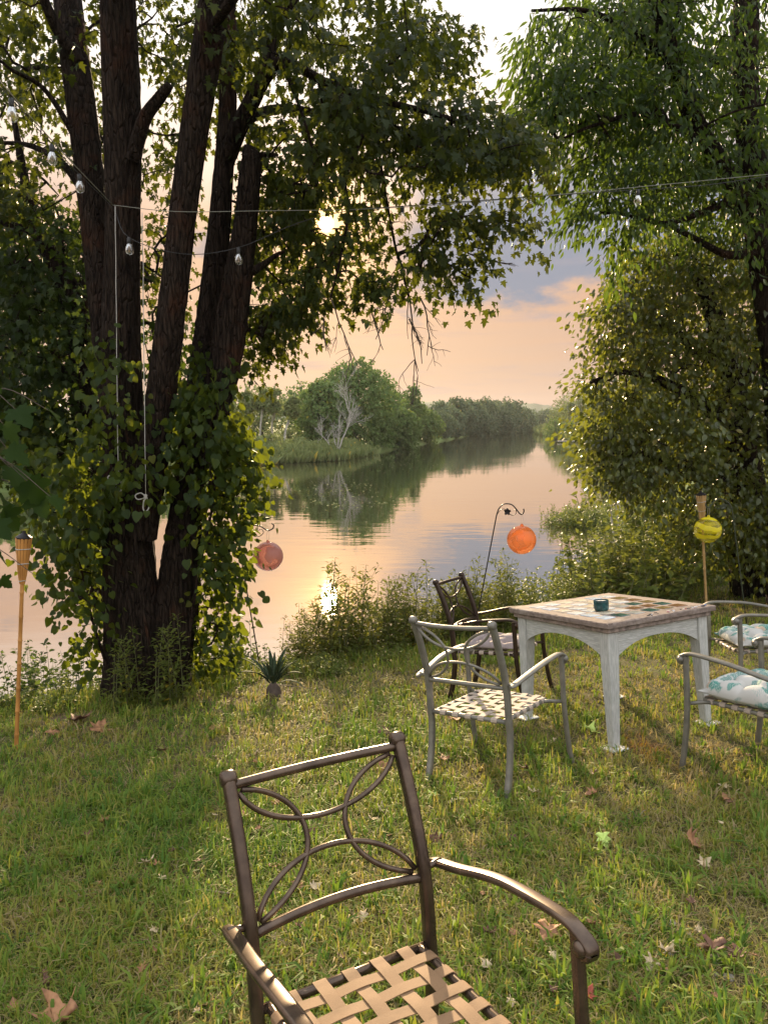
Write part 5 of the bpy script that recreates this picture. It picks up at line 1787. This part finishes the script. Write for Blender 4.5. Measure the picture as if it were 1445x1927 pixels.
# ------------------------------------------------------------------ low branch of big leaves reaching in from the left
def build_sapling():
    r = np.random.default_rng(91)
    Y = 3.1
    base = gp(-2.05, Y, -.02)
    root = empty('maple_sapling', tuple(base), 'maple sapling with big dark leaves reaching in beside the orange torch', 'sapling')
    o = np.array(base)
    mb = MB()
    tr = cr([base, base + [.05, 0, .7], at(-80, 850, Y), at(-70, 700, Y), at(-60, 560, Y)], 6)
    mb.tube(tr - o, np.linspace(.016, .006, len(tr)), 7)
    leaves = [(30, 770, 62), (92, 772, 50), (8, 800, 64), (20, 880, 70), (52, 905, 74), (10, 940, 66), (68, 930, 62), (96, 935, 52), (2, 965, 66), (-16, 985, 60), (-8, 1040, 44), (70, 1085, 36), (2, 1090, 36),
              (-30, 860, 70), (-40, 930, 70), (-30, 790, 60), (-20, 720, 60), (15, 845, 60), (-60, 1000, 60)]
    pos, ax, nr, sz, tn = [], [], [], [], []
    for px, py, w in leaves:
        y = Y + r.uniform(-.15, .15)
        p = at(px, py, y)
        j = tr[int(np.argmin(np.linalg.norm(tr - (p + [-.15, 0, .05]), axis=1)))]
        mid = (j + p) / 2 + np.array([0, 0, .06])
        mb.tube(cr([j, mid, p], 5) - o, np.linspace(.003, .0014, 11), 4, caps=False)
        pos.append(p - o)
        ax.append(norm(np.array([r.uniform(.1, 1.0), r.normal(0, .4), r.uniform(-1.0, -.25)])))
        nr.append(norm(np.array([r.normal(0, .4), -.45, .8]) + r.normal(0, .45, 3)))
        sz.append(w * y / F * .82)
        tn.append(r.uniform(.05, .85))
    mb.build('trunk', 'twig', root)
    leafobjects(root, 'sycamore', np.array(pos), np.array(ax), np.array(nr), np.array(sz), np.array(tn), 'sapling_leaf')


build_sapling()


# ------------------------------------------------------------------ agave by the hook
def build_agave():
    r = np.random.default_rng(15)
    p = onlawn(515, 1308)
    root = empty('agave_plant', tuple(gp(p[0], p[1])), 'spiky agave like plant in a dark root clump below the pink ball', 'plant')
    MB().lathe([(.03, -.03), (.06, 0), (.065, .03), (.055, .07), (.03, .10), (.012, .12)], 14).build('root_clump', 'twig', root)
    for k in range(20):
        a = k * 2.399
        tilt = r.uniform(.25, 1.2)
        L = r.uniform(.18, .32)
        d = np.array([math.cos(a), math.sin(a), 0])
        t = np.linspace(0, 1, 8)
        ang = tilt * (0.5 + .9 * t) + .25 * t if k % 7 else .5 + tilt * (0.5 + 2.3 * t)
        P = np.cumsum(np.c_[d[0] * np.sin(ang), d[1] * np.sin(ang), np.cos(ang)] * (L / 7), axis=0) + np.array([0, 0, .09]) + d * .03
        wid = .017 * np.sin(np.pi * (0.18 + .80 * t)) + .0015
        side = np.array([-math.sin(a), math.cos(a), 0])
        V = np.stack([P + side * wid[:, None] + [0, 0, .004], P - [0, 0, .003], P - side * wid[:, None] + [0, 0, .004], P + [0, 0, .001]], 1)
        o = strip(MB(), V).build('leaf_blade', 'agave_leaf', root)


build_agave()


# ------------------------------------------------------------------ grass, fallen leaves and twigs
def build_grass():
    r = np.random.default_rng(55)

    def field(n, y0, y1, pw, xs=0.62, xm=0.5):
        u = r.uniform(0, 1, n)
        k = 1 - pw
        y = (y0 ** k + u * (y1 ** k - y0 ** k)) ** (1 / k)
        x = r.uniform(-1, 1, n) * (xs * y + xm)
        sd = river_sd(x, y)
        ok = sd > 1.0
        return x[ok], y[ok], sd[ok]

    def fbm(x, y, s, seed):
        q = np.random.default_rng(seed)
        v = 0
        for o in range(4):
            f = s * 1.9 ** o
            a, b, c, d = q.uniform(0, 6.28, 4)
            th = q.uniform(0, 3.14)
            xr, yr = x * math.cos(th) + y * math.sin(th), -x * math.sin(th) + y * math.cos(th)
            v = v + (np.sin(xr * f + a + 1.7 * np.sin(yr * f * .6 + b)) * np.cos(yr * f + c + 1.3 * np.sin(xr * f * .7 + d))) / 1.6 ** o
        return v

    def blades(x, y, h, w, bend, tint, lift=0.0, ang=None):
        n = len(x)
        z = ground_z(x, y) + lift
        a = r.uniform(0, 2 * np.pi, n) if ang is None else ang
        d = np.c_[np.cos(a), np.sin(a), np.zeros(n)]
        s = np.c_[-np.sin(a + r.normal(0, .4, n)), np.cos(a), np.zeros(n)]
        b = np.c_[x, y, z]
        up = np.array([0, 0, 1.0])
        mid = b + d * (bend * h * .35)[:, None] + up * (h * .58 * np.sqrt(np.clip(1 - .35 * bend ** 2, .05, 1)))[:, None]
        tip = b + d * (bend * h)[:, None] + up * (h * np.clip(1 - .62 * bend, .04, 1))[:, None]
        V = np.stack([b - s * w[:, None], b + s * w[:, None], mid + s * (w * .8)[:, None], mid - s * (w * .8)[:, None], tip], 1)
        f0 = np.array([(0, 1, 2), (0, 2, 3), (3, 2, 4)])
        FI = (f0[None] + (np.arange(n) * 5)[:, None, None]).reshape(-1, 3)
        return V.reshape(-1, 3), FI, np.repeat(tint, 5)

    parts = []
    # short turf
    x, y, sd = field(270000, 1.15, 11.5, 1.75)
    # gather the blades into clumps
    m = 9000
    cx_, cy_, _ = field(m, 1.1, 11.5, 1.75)
    j = r.integers(0, len(cx_), len(x))
    g = r.uniform(size=len(x)) < .55
    sc = .035 * (.7 + .1 * cy_[j])
    x = np.where(g, cx_[j] + r.normal(0, 1, len(x)) * sc, x)
    y = np.where(g, cy_[j] + r.normal(0, 1, len(y)) * sc, y)
    ok = (river_sd(x, y) > 1.0) & (y > 1.0)
    x, y, g, j = x[ok], y[ok], g[ok], j[ok]
    patch = fbm(x, y, 1.5, 1)
    fine = fbm(x, y, 5.5, 2)
    worn = fbm(x, y, 2.3, 21)
    bare = np.exp(-(((x - 1.35) / .55) ** 2 + ((y - 2.35) / .45) ** 2)) * 1.5 + np.exp(-(((x - 1.5) / .6) ** 2 + ((y - 4.6) / .6) ** 2)) * .8 + .55 * sst(.7, 1.3, worn)
    keep = r.uniform(size=len(x)) > np.clip(bare * .8 - .1 + .18 * fine, 0, .82)
    x, y, patch, fine, worn, g, j = x[keep], y[keep], patch[keep], fine[keep], worn[keep], g[keep], j[keep]
    n = len(x)
    ctint = r.normal(0, .13, len(cx_))[j] * g
    chgt = np.where(g, r.uniform(.8, 1.65, len(cx_))[j], .8)
    h = np.clip(r.normal(.046, .016, n) * chgt * (1 + .30 * patch), .012, .13) * (1 + .03 * y)
    w = r.uniform(.0010, .0030, n) * (0.85 + .22 * y)
    dry = np.clip(.38 - .17 * patch + .10 * fine + .15 * np.clip(worn, -.4, 2) + ctint + r.normal(0, .17, n) + .08 * sst(-1.2, .8, x) + .03 + .05 * sst(2.5, 6, y), 0, 1)
    parts.append(blades(x, y, h, w, np.clip(r.normal(.62, .30, n), .05, 1.3), dry))
    # dead thatch lying in the turf
    x, y, sd = field(66000, 1.15, 10.5, 1.7)
    n = len(x)
    parts.append(blades(x, y, r.uniform(.03, .085, n), r.uniform(.0007, .0016, n) * (0.8 + .2 * y), np.clip(r.normal(1.25, .2, n), .9, 1.6), np.clip(r.normal(.86, .1, n), .6, 1), .008))
    # broad bladed tufts of coarse grass
    x, y, sd = field(5200, 1.2, 9.0, 1.6)
    ok = r.uniform(size=len(x)) < .45 + .5 * (fbm(x, y, 2.2, 4) > 0)
    x, y = x[ok], y[ok]
    k = 8
    n = len(x) * k
    cx_, cy_ = np.repeat(x, k), np.repeat(y, k)
    a = r.uniform(0, 6.28, n)
    s = np.repeat(r.uniform(.6, 1.25, len(x)), k)
    parts.append(blades(cx_ + np.cos(a) * .012, cy_ + np.sin(a) * .012, r.uniform(.045, .11, n) * s, r.uniform(.0030, .0068, n) * s, np.clip(r.normal(.62, .3, n), .1, 1.2), np.clip(np.repeat(r.normal(.22, .14, len(x)), k) + r.normal(0, .07, n), 0, .6), 0, a))
    # rough tall grass where the lawn runs out to the bank
    x, y, sd = field(90000, 3.5, 13.0, 1.1)
    ok = (sd < 2.25 + .35 * fbm(x, y, 1.7, 9))
    x, y = x[ok], y[ok]
    n = len(x)
    parts.append(blades(x, y, r.uniform(.06, .17, n), r.uniform(.0018, .0036, n) * (.7 + .1 * y), np.clip(r.normal(.5, .3, n), .05, 1.2), np.clip(r.normal(.42, .2, n), 0, 1)))
    V, FI, T, o = [], [], [], 0
    for a, b, c in parts:
        V.append(a)
        FI.append(b + o)
        T.append(c)
        o += len(a)
    me = fastmesh('grass', np.vstack(V), np.vstack(FI), np.concatenate(T), 'grass_blade')
    tag(link('grass', me), 'patchy green and yellow lawn grass', 'grass', kind='stuff')


build_grass()


def dead_leaf(label, px, py, wpx, m, seed, curl=.5, group=None, lift=.036):
    """a curled fallen maple leaf lying on the lawn"""
    r = np.random.default_rng(seed)
    p = onlawn(px, py)
    s = wpx * p[1] / F / .95
    out = mirror([(.06, .02), (0.20, -0.05), (.34, -.02), (0.46, 0.04), (.36, .11), (0.27, 0.20), (.42, .30), (0.58, 0.46), (.40, .45), (0.24, 0.47), (.25, .57), (0.22, 0.66), (.11, .82)]) - np.array([0, .4])
    rings = [out * q for q in (1.0, .72, .42, .16)]
    V = np.vstack(rings + [np.zeros((1, 2))])
    rad = np.hypot(V[:, 0], V[:, 1])
    a = np.arctan2(V[:, 1], V[:, 0])
    z = curl * rad ** 2 * (1.1 + .5 * np.sin(2 * a + r.uniform(0, 6))) + .12 * np.sin(5 * a + r.uniform(0, 6)) * rad + .085 * np.sin(9 * a + r.uniform(0, 6)) * rad + .03 * np.abs(V[:, 0])
    V = np.c_[V, z] * s
    k = len(out)
    f = []
    for i in range(3):
        for j in range(k):
            q, w = i * k + j, i * k + (j + 1) % k
            f.append((q, w, w + k, q + k))
    f += [(3 * k + j, 3 * k + (j + 1) % k, 4 * k) for j in range(k)]
    root = empty('fallen_leaf', tuple(p + _n * lift), label, 'leaf', group)
    root.rotation_euler = (r.normal(0, .25), r.normal(0, .25), r.uniform(0, 6.28))
    ob = MB().add(V, f).build('blade', m, root)
    so_ = ob.modifiers.new('thickness', 'SOLIDIFY')
    so_.thickness = .0012
    MB().tube(np.array([(0, -.4 * s, .25 * s * .1), (.02 * s, -.6 * s, .06 * s), (.06 * s, -.78 * s, .12 * s)]), [.0016, .0013, .0011], 5).build('stalk', m, root)


dead_leaf('large curled tan maple leaf on the grass left of the bronze chair', 104, 1945, 92, 'brown_leaf', 1, .8, lift=.03)
dead_leaf('curled brown leaf on the open grass in front of the table', 1305, 1600, 40, 'brown_leaf', 2, .8)
dead_leaf('flat brown leaf beside the arm of the bronze chair', 1030, 1772, 52, 'brown_leaf', 3, .25)
dead_leaf('pale yellow leaf on the grass under the arm of the bronze chair', 915, 1835, 26, 'pale_dead_leaf', 4, .3)
dead_leaf('dark brown crumpled leaf on the bare patch', 1340, 1805, 52, 'dark_dead_leaf', 5, .7)
dead_leaf('second dark crumpled leaf at the rim of the bare patch', 1385, 1818, 36, 'dark_dead_leaf', 6, .8)
dead_leaf('pale upright leaf scrap on the bare patch', 1258, 1810, 34, 'pale_dead_leaf', 7, .9)
dead_leaf('pale flat leaf scrap beside the bare patch', 1225, 1835, 38, 'pale_dead_leaf', 8, .1)
dead_leaf('small deep red leaf in the grass below the chair arm', 1108, 1890, 30, 'red_leaf', 9, .6)
dead_leaf('pair of pale lime leaves in the grass behind the bronze chair', 815, 1508, 20, 'lime_leaf', 10, .5)
dead_leaf('brown leaf lying under the grey strap chair', 858, 1362, 30, 'brown_leaf', 11, .4)
dead_leaf('dark leaf behind the leg of the grey strap chair', 990, 1458, 28, 'dark_dead_leaf', 12, .5)
dead_leaf('lime green leaf standing by the front table leg', 1112, 1385, 30, 'lime_leaf', 13, .8)
dead_leaf('pale green leaf on the open grass right of the bronze chair', 1136, 1596, 32, 'lime_leaf', 14, .3)
dead_leaf('brown leaf heap scrap near the foot of the maple', 150, 1362, 44, 'dark_dead_leaf', 15, .5)
dead_leaf('tan leaf beside the dark leaf near the foot of the maple', 190, 1378, 40, 'brown_leaf', 16, .3)
for i in range(96):
    q = np.random.default_rng(900 + i)
    dead_leaf('small dry brown leaf scrap lying in the lawn grass', q.uniform(20, 1430), 1927 - 560 * q.uniform(0, 1) ** 1.1, q.uniform(10, 27), ['brown_leaf', 'pale_dead_leaf', 'dark_dead_leaf'][i % 3], 700 + i, q.uniform(.1, .8),
              'dry leaf scraps scattered over the lawn', .034)


def twig(px0, py0, px1, py1, m, seed, rad=.003):
    a, b = onlawn(px0, py0) + _n * .022, onlawn(px1, py1) + _n * .02
    r = np.random.default_rng(seed)
    o = tag(MB().tube(cr([a, a + (b - a) * .35 + r.normal(0, .012, 3), a + (b - a) * .7 + r.normal(0, .012, 3), b], 4) - a, np.linspace(rad, rad * .5, 13), 6).build('fallen_twig', m),
            'thin dry twig lying in the lawn grass', 'twig', 'dry twigs scattered over the lawn')
    o.location = tuple(a)


for i, q in enumerate(((50, 1765, 140, 1778), (385, 1684, 455, 1695), (140, 1685, 165, 1700), (840, 1392, 920, 1432), (740, 1272, 830, 1262), (520, 1292, 585, 1300), (1200, 1900, 1240, 1868), (1310, 1905, 1390, 1898),
                       (330, 1600, 380, 1632), (620, 1500, 700, 1515), (1180, 1550, 1240, 1530), (430, 1545, 520, 1560))):
    twig(*q, 'dry_twig' if i % 3 else 'twig', 40 + i, .0026 + .0012 * (i % 2))
for i in range(14):
    q = np.random.default_rng(300 + i)
    p = onlawn(q.uniform(1215, 1420), q.uniform(1730, 1890))
    s = q.uniform(.006, .02)
    v, f = [], []
    d = norm(q.normal(0, 1, (26, 3)))
    me = bpy.data.meshes.new('pebble')
    import bmesh
    bm = bmesh.new()
    bmesh.ops.create_icosphere(bm, subdivisions=2, radius=s)
    for w in bm.verts:
        w.co = Vector((w.co.x * q.uniform(.95, 1.1), w.co.y * q.uniform(.8, .95), w.co.z * .55))
    bm.to_mesh(me)
    bm.free()
    me.materials.append(MATS['stone'])
    o = tag(link('pebble', me), 'small grey pebble on the bare patch of the lawn', 'pebble', 'pebbles on the bare patch')
    o.location = tuple(p + _n * .006)

# specks of floating leaf litter on the river
_r = np.random.default_rng(66)
P_, S_ = [], []
for cx_, cy_, rx_, ry_, n_ in ((640, 920, 90, 26, 170), (640, 950, 80, 8, 60), (900, 835, 120, 16, 260), (760, 870, 120, 20, 120), (980, 850, 60, 20, 60)):
    for k in range(n_):
        P_.append(onwater(cx_ + _r.normal(0, rx_ * .5), cy_ + _r.normal(0, ry_ * .5)) + [0, 0, .006])
P_ = np.array(P_)
P_ = P_[river_sd(P_[:, 0], P_[:, 1]) < -0.3]
n_ = len(P_)
tag(link('floating_litter', leafmesh('floating_litter', 'oval', P_, norm(_r.normal(0, 1, (n_, 3)) * [1, 1, .02]), np.tile([0, 0, 1.0], (n_, 1)) + _r.normal(0, .06, (n_, 3)), _r.uniform(.05, .15, n_), np.full(n_, .9), 'far_leaf_light')),
    'specks of leaf litter floating on the river', 'litter', kind='stuff')
# pale plank landing on the far right bank
pd = onwater(1080, 833)
tag(MB().box((0, 0, 0), (1.9, .35, .06)).build('plank_landing', 'dead_wood', smooth=False), 'pale plank landing at the edge of the far right bank', 'landing').location = (pd[0] - .2, pd[1], WZ + .2)


def build_haze():
    """thin evening air over the river"""
    def f(t):
        return t.n('ShaderNodeVolumePrincipled', {'Color': (0.95, 0.93, 0.90, 1), 'Density': 0.00026, 'Anisotropy': 0.2}).outputs[0]
    m = bpy.data.materials.new('haze')
    m.use_nodes = True
    t = NT(m.node_tree)
    o = t.n('ShaderNodeOutputMaterial')
    t.t.links.new(f(t), o.inputs['Volume'])
    MATS['haze'] = m
    v = MB().box((0, 300, 8.5), (700, 520, 14.0)).build('haze', 'haze', smooth=False)
    tag(v, 'thin evening haze over the river', kind='stuff')


build_haze()
